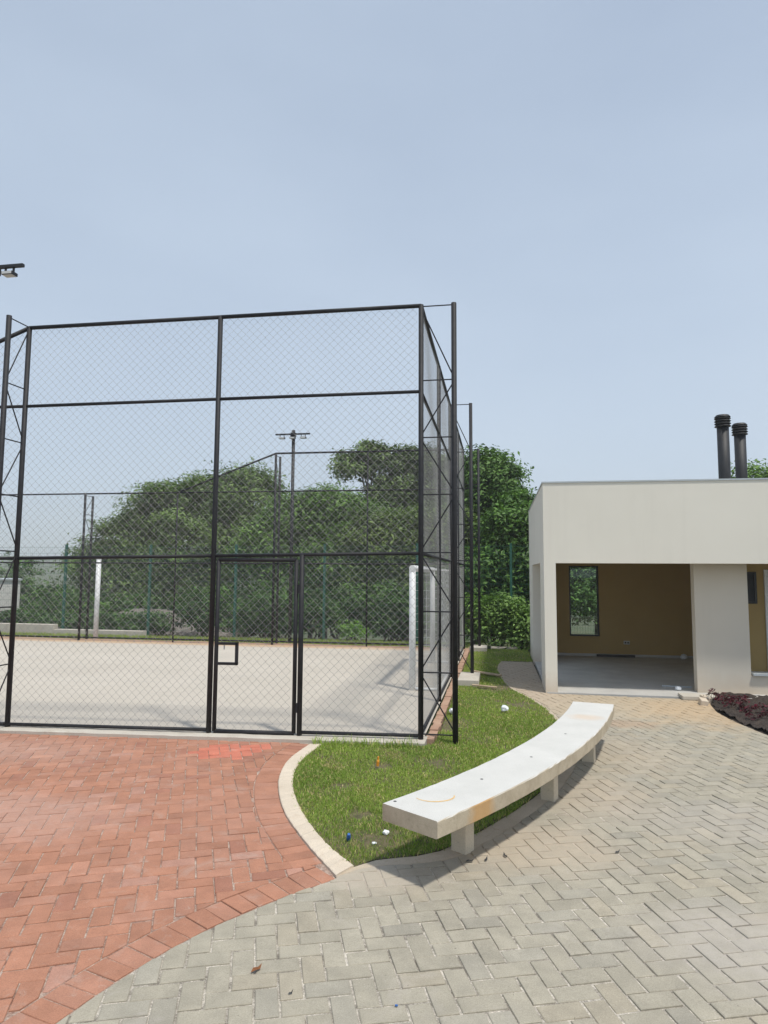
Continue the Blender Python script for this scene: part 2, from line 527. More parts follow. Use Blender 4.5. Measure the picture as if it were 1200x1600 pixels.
def smooth_curve(pts, n=8, closed=False):
    """Catmull-Rom through 2-D points"""
    P = [np.array(p, float) for p in pts]
    res = []
    m_ = len(P)
    for i in range(m_ - 1):
        p0 = P[i - 1] if i > 0 else 2 * P[0] - P[1]
        p1, p2 = P[i], P[i + 1]
        p3 = P[i + 2] if i + 2 < m_ else 2 * P[-1] - P[-2]
        for j in range(n):
            t = j / n
            res.append(0.5 * ((2 * p1) + (-p0 + p2) * t + (2 * p0 - 5 * p1 + 4 * p2 - p3) * t ** 2 + (-p0 + 3 * p1 - 3 * p2 + p3) * t ** 3))
    res.append(P[-1])
    return [tuple(r) for r in res]

def inside(poly, pts):
    P = np.asarray(poly)
    x, y = pts[:, 0], pts[:, 1]
    c = np.zeros(len(pts), bool)
    j = len(P) - 1
    for i in range(len(P)):
        xi, yi, xj, yj = P[i, 0], P[i, 1], P[j, 0], P[j, 1]
        if yi != yj:
            c ^= ((yi > y) != (yj > y)) & (x < (xj - xi) * (y - yi) / (yj - yi) + xi)
        j = i
    return c

def clip_by_convex(sub, conv):
    """part of polygon sub (any) inside convex ccw polygon conv"""
    outp = [tuple(p) for p in sub]
    k = len(conv)
    for i in range(k):
        a, b = conv[i], conv[(i + 1) % k]
        inp, outp = outp, []
        if not inp:
            break
        ex, ey = b[0] - a[0], b[1] - a[1]
        ds = [ex * (p[1] - a[1]) - ey * (p[0] - a[0]) for p in inp]
        for q in range(len(inp)):
            p0, p1, d0, d1 = inp[q - 1], inp[q], ds[q - 1], ds[q]
            if (d0 >= 0) != (d1 >= 0):
                t = d0 / (d0 - d1)
                outp.append((p0[0] + (p1[0] - p0[0]) * t, p0[1] + (p1[1] - p0[1]) * t))
            if d1 >= 0:
                outp.append(p1)
    r = []
    for p in outp:
        if not r or abs(p[0] - r[-1][0]) + abs(p[1] - r[-1][1]) > 1e-4:
            r.append(p)
    if len(r) > 1 and abs(r[0][0] - r[-1][0]) + abs(r[0][1] - r[-1][1]) < 1e-4:
        r.pop()
    return r

def area(p):
    return 0.5 * sum(p[i - 1][0] * p[i][1] - p[i][0] * p[i - 1][1] for i in range(len(p)))

def offset_line(pts, d):
    """shift an open polyline sideways (left positive)"""
    P = np.asarray(pts)
    T = np.gradient(P, axis=0)
    T /= np.linalg.norm(T, axis=1)[:, None]
    Nn = np.stack([-T[:, 1], T[:, 0]], 1)
    return [tuple(q) for q in P + Nn * d]

def sheet(name, poly, z, mat, kind='structure', parent=None):
    me = bpy.data.meshes.new(name)
    pl = list(poly)
    if area(pl) < 0:
        pl = pl[::-1]
    me.from_pydata([(x, y, z) for x, y in pl], [], [tuple(range(len(pl)))])
    me.materials.append(MAT[mat])
    o = bpy.data.objects.new(name, me)
    link(o, parent)
    if kind:
        o["kind"] = kind
    return o

# ------------------------------------------------------------------ the lie of the land
def terrain_z(x, y):
    z = -0.09
    d = max(0.0, y - 19.0)
    z -= 2.6 * (1 - math.exp(-d / 14.0))
    # far hills to the left of the court
    if y > 120:
        t = min(1.0, (y - 120) / 480.0)
        t = t * t * (3 - 2 * t)
        h = 15.5 + 3.6 * math.sin(x * 0.026 + 7.6) + 1.6 * math.sin(x * 0.071 + 1.0) + 0.8 * math.sin(x * 0.19)
        h += 0.012 * max(0.0, -x - 500) - 0.02 * max(0.0, x + 100)
        z += t * max(4.0, h)
    return z
xs = [-1600, -1200, -950, -800] + list(np.arange(-700, -100, 14)) + [-100, -70, -50, -36, -28, -22, -16, -10, -4, 2, 8, 14, 24, 40, 70, 120, 200, 320, 500, 800, 1200, 1600]
ys = [-400, -150, -60, -20, -5, 2, 10, 16, 19, 20, 21, 22.5, 24, 26, 28, 31, 35, 40, 48, 60, 80, 110, 150, 200, 260, 330, 400, 460, 520, 570, 610, 660, 760, 900, 1200, 1800]
V = [(x, y, terrain_z(x, y)) for y in ys for x in xs]
nx = len(xs)
F = [(j * nx + i, j * nx + i + 1, (j + 1) * nx + i + 1, (j + 1) * nx + i) for j in range(len(ys) - 1) for i in range(nx - 1)]
m, nt, p = mat_new('ground_cover')
c = mix(nt, maprange(nt, noise(nt, 0.6, 6, 0.7), 0.35, 0.65), (0.045, 0.075, 0.024), (0.085, 0.085, 0.040))
nt.links.new(c, p.inputs["Base Color"])
p.inputs["Roughness"].default_value = 0.95
MAT['ground'] = m
g = np_mesh('ground', V, F, 'ground')
for pl in g.data.polygons:
    pl.use_smooth = True
tag(g, kind='structure')

# ------------------------------------------------------------------ boundary lines of the paving (metres)
rg = smooth_curve([(-2.05, 0.6), (-1.98, 1.4), (-1.88, 2.1), (-1.766, 2.58), (-1.66, 2.95), (-1.525, 3.264), (-1.39, 3.49), (-1.19, 3.77), (-0.969, 4.03)], 8)
kerb_out = smooth_curve([(-0.975, 4.05), (-1.276, 4.471), (-1.61, 5.014), (-1.852, 5.583), (-1.971, 6.025), (-2.02, 6.447), (-1.985, 6.99)], 8)
lawn_in = smooth_curve([(-0.90, 4.20), (-1.165, 4.52), (-1.475, 5.03), (-1.715, 5.56), (-1.845, 6.03), (-1.89, 6.45), (-1.86, 7.0)], 8)
# lawn edge continuing below the bench and up beside the pavilion
lawn_r = smooth_curve([(-0.90, 4.20), (-0.78, 4.33), (-0.56, 4.43), (-0.36, 4.60), (-0.10, 5.02), (0.2, 5.6), (0.47, 6.3), (0.66, 7.05), (0.76, 7.8),
                       (0.70, 8.5), (0.585, 9.45), (0.40, 10.2), (0.19, 10.85), (0.03, 11.85), (-0.05, 13.0), (-0.04, 13.7), (0.03, 14.3)], 6)
mort = smooth_curve([(-0.975, 4.05), (-0.86, 4.18), (-0.70, 4.27), (-0.47, 4.34), (-0.26, 4.50), (0.0, 4.92), (0.30, 5.52), (0.57, 6.24), (0.75, 7.02), (0.84, 7.8),
                     (0.76, 8.52), (0.63, 9.5), (0.44, 10.25), (0.23, 10.9), (0.06, 11.9), (-0.02, 13.0), (-0.01, 13.7), (0.05, 14.3)], 6)
FA, FB = np.array([-0.845, 7.30]), np.array([-5.55, 6.97])       # line of the cage's front
fdir = (FB - FA) / np.linalg.norm(FB - FA)
def front_pt(s, dy=0.0):
    q = FA + fdir * s
    return (q[0], q[1] + dy)
kerb_front_near = [front_pt(s, -0.17) for s in (1.14, 3.0, 5.0, 7.5, 11.0)]
red_poly = rg + kerb_out[1:] + kerb_front_near + [(-11.5, 0.6)]
grey_poly = [tuple(q) for q in rg[::-1]]
grey_poly = rg[::-1][::-1]
grey_poly = [(9.0, 0.6)] + [(9.0, 8.3), (2.99, 8.33), (2.86, 9.06), (2.82, 9.65), (2.90, 10.2), (3.0, 10.56), (0.70, 10.62), (0.66, 14.3)] + mort[::-1] + rg[::-1]

red_paving = sheet('red_paving', red_poly, -0.006, 'red_joint')
grey_paving = sheet('grey_paving', grey_poly, -0.006, 'grey_joint')

# ------------------------------------------------------------------ pavers
W_ = 0.105
def paver_mesh(mb, cols, poly, joint, tint, zt):
    n = len(poly)
    cx = sum(p[0] for p in poly) / n
    cy = sum(p[1] for p in poly) / n
    r = max(0.02, math.sqrt(abs(area(poly))) * 0.5)
    s1 = 1 - joint * 0.5 / r
    s2 = s1 - 0.0035 / r
    jit = [(random.gauss(0, 0.0011), random.gauss(0, 0.0011)) for _ in range(n)]
    tx, ty = random.gauss(0, 0.009), random.gauss(0, 0.009)
    b = len(mb.v)
    for s, z in ((s1, -0.03), (s1, zt - 0.003), (s2, zt)):
        for (x, y), (jx, jy) in zip(poly, jit):
            dx, dy = (x - cx) * s + jx, (y - cy) * s + jy
            mb.v.append((cx + dx, cy + dy, z + (0 if z < -0.02 else dx * tx + dy * ty)))
    k = 0
    for l in (0, 1):
        for i in range(n):
            j = (i + 1) % n
            mb.f.append((b + l * n + i, b + l * n + j, b + (l + 1) * n + j, b + (l + 1) * n + i))
            k += 1
    mb.f.append(tuple(b + 2 * n + i for i in range(n)))
    cols.extend([tint] * (k + 1))

def herringbone(angle, origin, bbox):
    ca, sa = math.cos(angle), math.sin(angle)
    R0 = int(20 / W_)
    for a in range(-R0, R0):
        for b in range(-R0, R0):
            k = (a - b) % 4
            if k == 0:
                c = [(a, b), (a + 2, b), (a + 2, b + 1), (a, b + 1)]
            elif k == 3:
                c = [(a, b), (a + 1, b), (a + 1, b + 2), (a, b + 2)]
            else:
                continue
            mx, my = c[0][0] * W_, c[0][1] * W_
            x, y = origin[0] + ca * mx - sa * my, origin[1] + sa * mx + ca * my
            if not (bbox[0] < x < bbox[1] and bbox[2] < y < bbox[3]):
                continue
            yield [(origin[0] + (ca * p[0] - sa * p[1]) * W_, origin[1] + (sa * p[0] + ca * p[1]) * W_) for p in c]

def soldiers(line, width, side):
    """stones standing across a band beside a line"""
    P = np.asarray(line)
    seg = np.linalg.norm(np.diff(P, axis=0), axis=1)
    S = np.concatenate([[0], np.cumsum(seg)])
    O = np.asarray(offset_line(line, width * side))
    res = []
    k = int(S[-1] / W_)
    st = S[-1] / k
    for i in range(k):
        q = []
        for s in (i * st, (i + 1) * st):
            q.append((np.interp(s, S, P[:, 0]), np.interp(s, S, P[:, 1]), np.interp(s, S, O[:, 0]), np.interp(s, S, O[:, 1])))
        poly = [(q[0][0], q[0][1]), (q[1][0], q[1][1]), (q[1][2], q[1][3]), (q[0][2], q[0][3])]
        if area(poly) < 0:
            poly = poly[::-1]
        res.append(poly)
    return res, O

def view_size(c):
    """rough size in the picture and whether it is in view"""
    v = np.array([c[0], c[1], -1.8])
    r = np.array(RW).T @ v
    if r[2] < 0.3:
        return 0, False
    px, py = 600 + 1043 * r[0] / r[2], 800 + 1043 * r[1] / r[2]
    return 1.0 / (r[2] * r[2]) * abs(py - 900), (-10 < px < 1210 and py < 1615)

def lay(parent, polys, region, mat, tinter, part):
    items = []
    reg = np.asarray(region)
    allc = np.array([q for p in polys for q in p[:4]])
    ins = inside(reg, allc).reshape(-1, 4)
    # distance to the boundary decides whether cutting is needed
    B = []
    for i in range(len(reg)):
        a, b = reg[i - 1], reg[i]
        L = np.linalg.norm(b - a)
        for t in np.linspace(0, 1, max(2, int(L / 0.08)), endpoint=False):
            B.append(a + (b - a) * t)
    B = np.array(B)
    for p, iv in zip(polys, ins):
        c = np.mean(p, axis=0)
        near = np.min(np.sum((B - c) ** 2, 1)) < 0.028
        if iv.all() and not near:
            items.append(p)
        elif near or iv.any():
            q = clip_by_convex(region, p)
            if len(q) >= 3 and abs(area(q)) > 0.0018:
                if area(q) < 0:
                    q = q[::-1]
                items.append(q)
    return items

def emit(parent, items, mat, tinter, joint):
    ranked = []
    for p in items:
        c = np.mean(p, axis=0)
        s, vis = view_size(c)
        ranked.append((s if vis else 0.0, p))
    ranked.sort(key=lambda t: -t[0])
    rest, rcols = MB(), []
    for i, (s, p) in enumerate(ranked):
        t = tinter(np.mean(p, axis=0))
        zt = random.gauss(0.0, 0.0015)
        if i < 298 and s > 0:
            mb, cl = MB(), []
            paver_mesh(mb, cl, p, joint, t, zt)
            o = mb.build('paver', mat, parent)
            face_tint(o.data, np.array(cl))
        else:
            paver_mesh(rest, rcols, p, joint, t, zt)
    o = rest.build('paver_field', mat, parent)
    face_tint(o.data, np.array(rcols))
    o["kind"] = "stuff"

PATCH = [(-3.12, 6.74), (-2.40, 6.86), (-2.33, 6.62), (-2.54, 6.36), (-2.93, 6.30)]
def red_tint(c):
    v = random.gauss(1.0, 0.05)
    if inside(PATCH, np.array([c]))[0]:
        return (0.52 * v, 0.18 * v, 0.12 * v)
    k = random.random()
    base = (0.39, 0.190, 0.124) if k < 0.62 else ((0.405, 0.205, 0.140) if k < 0.9 else (0.355, 0.168, 0.115))
    if k > 0.975:
        base = (0.43, 0.235, 0.175)
    return tuple(b * v for b in base)
def grey_tint(c):
    v = random.gauss(1.0, 0.04)
    k = random.random()
    base = (0.356, 0.327, 0.262) if k < 0.7 else ((0.340, 0.316, 0.260) if k < 0.85 else (0.368, 0.330, 0.258))
    return tuple(b * v for b in base)

s1, o1 = soldiers(rg, 0.205, 1)
s2, o2 = soldiers(kerb_out, 0.205, 1)
inner_red = [tuple(q) for q in o1] + [tuple(q) for q in o2[6:]] + kerb_front_near[0:] + [(-11.5, 0.6)]
fix = []
for p in list(s1) + list(s2):
    fix.append(p)
# kerb band stones that would run into the border course are left out
rgin = np.asarray([tuple(q) for q in rg] + [tuple(q) for q in o1[::-1]])
keep = list(s1)
for p in s2:
    c = np.mean(p, axis=0)
    if not inside(rgin, np.array([c]))[0]:
        keep.append(p)
field = list(herringbone(math.radians(25.0), (-3.0, 4.0), (-8.5, -0.7, 1.2, 7.2)))
red_items = lay(red_paving, field, inner_red, 'red_paver', red_tint, None) + keep
emit(red_paving, red_items, 'red_paver', red_tint, 0.009)
field = list(herringbone(math.radians(20.0), (0.0, 4.0), (-2.3, 7.5, 1.4, 14.6)))
grey_items = lay(grey_paving, field, grey_poly, 'grey_paver', grey_tint, None)
emit(grey_paving, grey_items, 'grey_paver', grey_tint, 0.0105)

# ------------------------------------------------------------------ kerb round the lawn
def strip(name, a, b, z0, z1, mat, parent=None, closed_ends=True):
    n = 120
    def resample(line):
        Q = np.asarray(line, float)
        S_ = np.concatenate([[0], np.cumsum(np.linalg.norm(np.diff(Q, axis=0), axis=1))])
        t_ = np.linspace(0, S_[-1], n)
        return list(zip(np.interp(t_, S_, Q[:, 0]), np.interp(t_, S_, Q[:, 1])))
    a, b = resample(a), resample(b)
    mb = MB()
    wob = [random.gauss(0, 0.0015) for _ in range(n)]
    vs = []
    for i in range(n):
        vs += [(a[i][0], a[i][1], z0), (a[i][0], a[i][1], z1 + wob[i] - 0.004), (a[i][0] * 0.94 + b[i][0] * 0.06, a[i][1] * 0.94 + b[i][1] * 0.06, z1 + wob[i]),
               (b[i][0] * 0.94 + a[i][0] * 0.06, b[i][1] * 0.94 + a[i][1] * 0.06, z1 + wob[i]), (b[i][0], b[i][1], z1 + wob[i] - 0.004), (b[i][0], b[i][1], z0)]
    fs = []
    for i in range(n - 1):
        for k in range(5):
            fs.append((i * 6 + k, i * 6 + k + 1, (i + 1) * 6 + k + 1, (i + 1) * 6 + k))
    fs.append(tuple(range(5, -1, -1)))
    fs.append(tuple((n - 1) * 6 + k for k in range(6)))
    mb.add(vs, fs)
    return mb.build(name, mat, parent)
k1 = strip('kerb', kerb_out, lawn_in, -0.06, 0.012, 'kerb')
tag(k1, kind='structure')
k2 = strip('kerb_mortar', mort, lawn_r, -0.06, -0.001, 'mortar')
tag(k2, kind='structure')

# ------------------------------------------------------------------ court
court_poly = [front_pt(-0.02, -0.03), front_pt(22, -0.03), (-23, 16.05), (-0.82, 16.05)]
court = sheet('court', court_poly, 0.02, 'court')
ck = strip('court_kerb', [front_pt(s, -0.17) for s in np.linspace(-0.06, 16, 40)], [front_pt(s, 0.16) for s in np.linspace(-0.06, 16, 40)], -0.06, 0.035, 'block')
tag(ck, kind='structure')
fs_ = strip('far_court_edging', [(x, 16.05 + 0.03 * math.sin(x * 3)) for x in np.linspace(-16, -0.7, 40)], [(x, 16.42 + 0.04 * math.sin(x * 2.3)) for x in np.linspace(-16, -0.7, 40)], -0.06, 0.024, 'edging_brick')
tag(fs_, kind='structure')
edge = bpy.data.objects.new('brick_edging', None)
link(edge)
tag(edge, kind='structure')
y = 7.36
i = 0
bm0 = None
while y < 16.2:
    if bm0 is None:
        mb = MB().box(-0.048, 0.048, -0.1, 0.1, -0.05, 0.028)
        b0 = mb.build('brick', 'edging_brick', edge, bevel=0.006)
        bm0 = b0
        b = b0
    else:
        b = bm0.copy()
        link(b, edge)
    b.location = (-0.752 + random.gauss(0, 0.004), y + 0.1, random.gauss(0, 0.004))
    b.rotation_euler = (random.gauss(0, 0.01), random.gauss(0, 0.02), random.gauss(0, 0.02))
    y += 0.212

# ------------------------------------------------------------------ lawn
lawn_poly = lawn_in + [front_pt(1.0, -0.17), front_pt(-0.06, -0.17), (-0.68, 7.3), (-0.68, 16.5), (0.66, 16.5), (0.66, 14.32)] + lawn_r[::-1]
lawn = sheet('lawn', lawn_poly, 0.0, 'soil')
strip_poly = [(-17, 16.42), (-0.68, 16.42), (-0.68, 17.6), (-17, 17.6)]
verge = sheet('verge', strip_poly, -0.005, 'soil')

def blades(poly, count, hmin, hmax, wid, bare, name, parent, seed, near_weight=True):
    r = np.random.default_rng(seed)
    P = np.asarray(poly)
    lo, hi = P.min(0), P.max(0)
    pts = lo + (hi - lo) * r.random((count * 3, 2))
    pts = pts[inside(poly, pts)]
    if near_weight:
        w = np.clip((5.2 / np.maximum(pts[:, 1], 4.2)) ** 1.3, 0.12, 1)
        pts = pts[r.random(len(pts)) < w]
    # tufts: a smooth random field thins and thickens the sward
    def fld(s, ph):
        return (np.sin(pts[:, 0] * s + ph) * np.cos(pts[:, 1] * s * 1.13 + ph * 2.1) + np.sin((pts[:, 0] + pts[:, 1]) * s * 0.61 + ph * 1.7)) * 0.5
    dens = 0.62 + 0.25 * fld(5.1, 0.4) + 0.2 * fld(13.0, 1.9) + 0.16 * fld(29.0, 0.8)
    for (bx, by, br) in bare:
        dens -= 0.8 * np.exp(-((pts[:, 0] - bx) ** 2 + (pts[:, 1] - by) ** 2) / br ** 2)
    pts = pts[r.random(len(pts)) < np.clip(dens, 0.03, 1)][:count]
    n = len(pts)
    pts = pts + r.normal(0, 0.013, pts.shape)
    far = np.clip(pts[:, 1] / 5.0, 0.9, 1.6)
    th = r.random(n) * 2 * np.pi
    hgt = (hmin + (hmax - hmin) * r.random(n) ** 1.5) * (0.8 + 0.35 * (fld(5.1, 0.4)[: n] if False else 0.0) + 0.25 * r.random(n))
    lean = r.random(n) ** 0.8 * 1.15
    la = r.random(n) * 2 * np.pi
    w = wid * (0.6 + 0.8 * r.random(n)) * far
    ux, uy = np.cos(th), np.sin(th)
    base = np.stack([pts[:, 0], pts[:, 1], np.zeros(n)], 1)
    side = np.stack([ux * w, uy * w, np.zeros(n)], 1)
    mid = base + np.stack([np.cos(la) * lean * hgt * 0.35, np.sin(la) * lean * hgt * 0.35, hgt * 0.6], 1)
    tip = base + np.stack([np.cos(la) * lean * hgt, np.sin(la) * lean * hgt, hgt * (1.0 - 0.35 * lean)], 1)
    V = np.concatenate([base - side, base + side, mid + side * 0.8, mid - side * 0.8, tip], 0)
    i = np.arange(n)
    F = np.concatenate([np.stack([i, i + n, i + 2 * n], 1), np.stack([i, i + 2 * n, i + 3 * n], 1), np.stack([i + 3 * n, i + 2 * n, i + 4 * n], 1)], 0)
    k = r.random(n)
    patch = np.sin(pts[:, 0] * 3.3 + 1) * np.cos(pts[:, 1] * 2.7) * 0.5 + 0.5
    col = np.empty((n, 3))
    g1, g2, dry = np.array([0.155, 0.260, 0.038]), np.array([0.370, 0.480, 0.090]), np.array([0.62, 0.51, 0.25])
    t = np.clip(0.5 * patch + 0.6 * r.random(n) - 0.05, 0, 1)[:, None]
    col = g1 * (1 - t) + g2 * t
    dryf = np.clip(np.sin(pts[:, 0] * 6.1 + 2.0) * np.sin(pts[:, 1] * 5.3 + pts[:, 0] * 2.2) + 0.5 * np.sin(pts[:, 0] * 15 + pts[:, 1] * 11), 0, 1.5)
    d = (k < 0.08 + 0.08 * (1 - patch) + 0.34 * np.clip(dryf - 0.55, 0, 1))[:, None]
    col = np.where(d, dry * (0.6 + 0.6 * r.random((n, 1))), col)
    col *= (0.75 + 0.5 * r.random((n, 1)))
    o = np_mesh(name, V, F, 'grass', parent, np.concatenate([col, col, col], 0))
    o["kind"] = "stuff"
    return o
BARE = [(-0.80, 4.62, 0.16), (-1.05, 5.05, 0.10), (-0.55, 6.6, 0.16), (-1.35, 5.7, 0.12), (-0.2, 6.1, 0.15), (0.3, 9.7, 0.3), (0.0, 10.9, 0.3), (-0.62, 8.2, 0.3), (-1.1, 6.35, 0.12)]
gr = blades(lawn_poly, 300000, 0.012, 0.042, 0.0019, BARE, 'grass', None, 3)
tag(gr, 'short green turf with dry patches filling the lawn beside the curved bench', 'grass', kind='stuff')
gr2 = blades(strip_poly, 26000, 0.03, 0.09, 0.0024, [], 'grass', None, 4, False)
tag(gr2, 'thin strip of grass along the foot of the far side of the court', 'grass', kind='stuff')
# longer weeds along the front kerb of the court
wp = [(front_pt(s, -0.20)) for s in np.linspace(0.0, 1.1, 8)]
weed_poly = [front_pt(0.0, -0.19), front_pt(1.12, -0.19), front_pt(1.12, -0.26), front_pt(0.0, -0.26)]
gr3 = blades(weed_poly, 420, 0.06, 0.15, 0.002, [], 'weeds', None, 8, False)
tag(gr3, 'taller grass stalks growing against the court kerb below the black fence', 'grass', kind='stuff')

# ------------------------------------------------------------------ pavilion
PX, PY = 0.683, 10.64
pav = empty('pavilion', (PX, PY, 0), 'low cream flat-roofed pavilion with open front and ochre walls inside', 'building')
XR = 7.6
MB().box(PX, XR, PY, PY + 0.2, 1.975, 3.22).build('fascia_wall', 'cream', pav)
mb = MB()
mb.box(PX, PX + 0.178, PY, 11.6, -0.05, 1.975)
mb.box(PX, PX + 0.178, PY + 0.2, 11.6, 1.975, 3.22)
mb.box(PX, PX + 0.178, 11.6, 14.25, 1.992, 3.22)
mb.box(PX, PX + 0.178, 14.25, 15.7, -0.05, 3.22)
mb.build('side_wall', 'cream', pav)
MB().box(PX + 0.178, PX + 0.19, 14.25, 15.5, 0.02, 2.45).build('side_lining', 'ochre', pav)
# back wall with the window opening
WX0, WX1, WZ0, WZ1 = 1.535, 2.175, 0.44, 1.995
mb = MB()
mb.box(PX + 0.178, WX0, 15.5, 15.7, -0.05, 3.2)
mb.box(WX1, XR, 15.5, 15.7, -0.05, 3.2)
mb.box(WX0, WX1, 15.5, 15.7, -0.05, WZ0)
mb.box(WX0, WX1, 15.5, 15.7, WZ1, 3.2)
mb.build('back_wall', 'ochre', pav)
MB().box(XR, XR + 0.2, PY, 15.7, -0.05, 3.22).build('end_wall', 'cream', pav)
MB().box(PX + 0.178, XR, PY + 0.2, 15.5, 2.45, 2.68).build('roof', 'ceiling', pav)
MB().box(2.97, 3.74, 11.06, 11.24, -0.05, 2.45).build('column_wall', 'cream_shade', pav, bevel=0.004)
MB().box(3.74, XR, 11.062, 11.24, -0.05, 0.295).build('low_wall', 'cream_shade', pav)
MB().box(3.755, XR, 11.015, 11.26, 0.296, 0.335).build('sill', 'flashing', pav, bevel=0.004)
MB().box(3.75, XR, 12.2, 12.35, 0.02, 2.45).build('porch_wall', 'ochre', pav)
MB().box(4.28, 4.42, 12.35, 15.5, 0.02, 2.45).build('partition', 'ochre', pav)
fl = MB().box(PX + 0.02, XR, PY - 0.01, 15.5, -0.05, 0.018).build('floor', 'floor', pav)
w = MB().box(PX + 0.178, 4.28, 15.486, 15.498, 0.018, 0.07).build('skirting', 'floor', pav)
# roof edge flashing: front, side and back strips
MB().box(PX - 0.012, XR + 0.2, PY - 0.012, PY + 0.23, 3.221, 3.244).build('roof_flashing', 'flashing', pav)
MB().box(PX - 0.012, PX + 0.2, PY + 0.231, 15.71, 3.221, 3.243).build('roof_flashing', 'flashing', pav)
# window
f0, f1 = 15.56, 15.62
win = MB().box(WX0, WX0 + 0.035, f0, f1, WZ0, WZ1).box(WX1 - 0.035, WX1, f0, f1, WZ0, WZ1).box(WX0 + 0.035, WX1 - 0.035, f0, f1, WZ0, WZ0 + 0.035).box(WX0 + 0.035, WX1 - 0.035, f0, f1, WZ1 - 0.035, WZ1).build('window', 'black_frame', pav)
MB().box(WX0 + 0.035, WX1 - 0.035, 15.585, 15.591, WZ0 + 0.035, WZ1 - 0.035).build('pane', 'glass', win)
# porch window and white door frame on the ochre wall, cut by the picture's edge
pw = MB().box(3.93, 3.965, 12.17, 12.199, 1.33, 1.86).box(4.225, 4.26, 12.17, 12.199, 1.33, 1.86).box(3.965, 4.225, 12.17, 12.199, 1.33, 1.365).box(3.965, 4.225, 12.17, 12.199, 1.825, 1.86).build('window', 'black_frame', pav)
MB().box(3.965, 4.225, 12.185, 12.197, 1.365, 1.825).build('pane', 'dark_metal', pw)
dr = MB().box(4.38, 4.44, 12.16, 12.199, 0.02, 1.90).box(5.16, 5.22, 12.16, 12.199, 0.02, 1.90).box(4.44, 5.16, 12.16, 12.199, 1.84, 1.90).build('door', 'white_paint', pav)
MB().box(4.44, 5.16, 12.18, 12.198, 0.02, 1.84).build('door_leaf', 'black_frame', dr)
hb = MB().tube((5.08, 12.17, 0.95), (5.08, 12.13, 0.95), 0.012).tube((5.08, 12.13, 0.95), (4.96, 12.13, 0.95), 0.010).build('handle', 'flashing', dr)
op = MB().box(2.67, 2.80, 15.484, 15.499, 0.285, 0.36).build('outlet_plate', 'outlet', pav, bevel=0.004)
MB().box(2.69, 2.725, 15.478, 15.4835, 0.305, 0.34).build('socket', 'black_frame', op)
MB().box(2.745, 2.78, 15.478, 15.4835, 0.305, 0.34).build('socket', 'black_frame', op)

def flue(cx, cy, zt, r):
    f = MB().lathe(cx, cy, [(r, 2.68), (r, zt - 0.17)], 22).build('flue', 'dark_metal', pav, smooth=True)
    MB().lathe(cx, cy, [(r * 1.14, 2.681), (r * 1.14, 2.75), (r * 1.005, 2.80)], 22).build('collar', 'dark_metal', f, smooth=True)
    for k in range(4):
        z = zt - 0.19 + k * 0.048
        MB().lathe(cx, cy, [(r * 1.36, z), (r * 1.38, z + 0.006), (r * 1.02, z + 0.040), (r * 0.9, z + 0.040)], 22).build('louvre_ring', 'dark_metal', f)
    MB().lathe(cx, cy, [(r * 0.88, zt - 0.18), (r * 0.88, zt - 0.012)], 16).build('cowl_core', 'black_frame', f)
    MB().lathe(cx, cy, [(r * 1.36, zt - 0.012), (r * 1.05, zt + 0.026), (r * 0.3, zt + 0.036)], 22).build('cowl_cap', 'dark_metal', f)
flue(4.09, 13.0, 4.72, 0.102)
flue(4.545, 13.5, 4.66, 0.102)

sl = MB().box(2.60, 3.08, 10.46, 10.74, 0.002, 0.058).build('concrete_slab', 'block', bevel=0.008)
sl.rotation_euler = (0, 0, 0)
tag(sl, 'short concrete slab lying at the foot of the pavilion column', 'slab')

# ------------------------------------------------------------------ bench
BC, BR0, BR1, A0, A1 = (-8.80, 9.653), 9.765, 10.20, math.radians(-34.15), math.radians(-10.95)
bench = empty('bench', (BC[0] + 9.98 * math.cos(-0.4), BC[1] + 9.98 * math.sin(-0.4), 0), 'long curved pale concrete bench standing at the edge of the lawn', 'bench')
mb = MB()
n = 60
prof = [(BR0 + 0.006, 0.30), (BR0, 0.306), (BR0, 0.394), (BR0 + 0.006, 0.40), (BR1 - 0.006, 0.40), (BR1, 0.394), (BR1, 0.306), (BR1 - 0.006, 0.30)]
vs_ = []
for i in range(n + 1):
    a = A0 + (A1 - A0) * i / n
    for (r, z) in prof:
        e = random.gauss(0, 0.0012)
        vs_.append((BC[0] + (r + e) * math.cos(a), BC[1] + (r + e) * math.sin(a), z + random.gauss(0, 0.0006)))
fs_ = []
k = len(prof)
for i in range(n):
    for j in range(k):
        fs_.append((i * k + j, i * k + (j + 1) % k, (i + 1) * k + (j + 1) % k, (i + 1) * k + j))
fs_.append(tuple(range(k - 1, -1, -1)))
fs_.append(tuple(n * k + j for j in range(k)))
fs_ = [tuple(reversed(f)) for f in fs_]
mb.add(vs_, fs_).build('seat_slab', 'bench', bench)
for deg, r in ((-30.7, 9.94), (-23.2, 9.99), (-15.8, 10.02)):
    a = math.radians(deg)
    tang = (-math.sin(a), math.cos(a))
    MB().obox((BC[0] + r * math.cos(a), BC[1] + r * math.sin(a)), tang, 0.052, 0.058, -0.02, 0.301).build('leg', 'cast', bench, bevel=0.008)
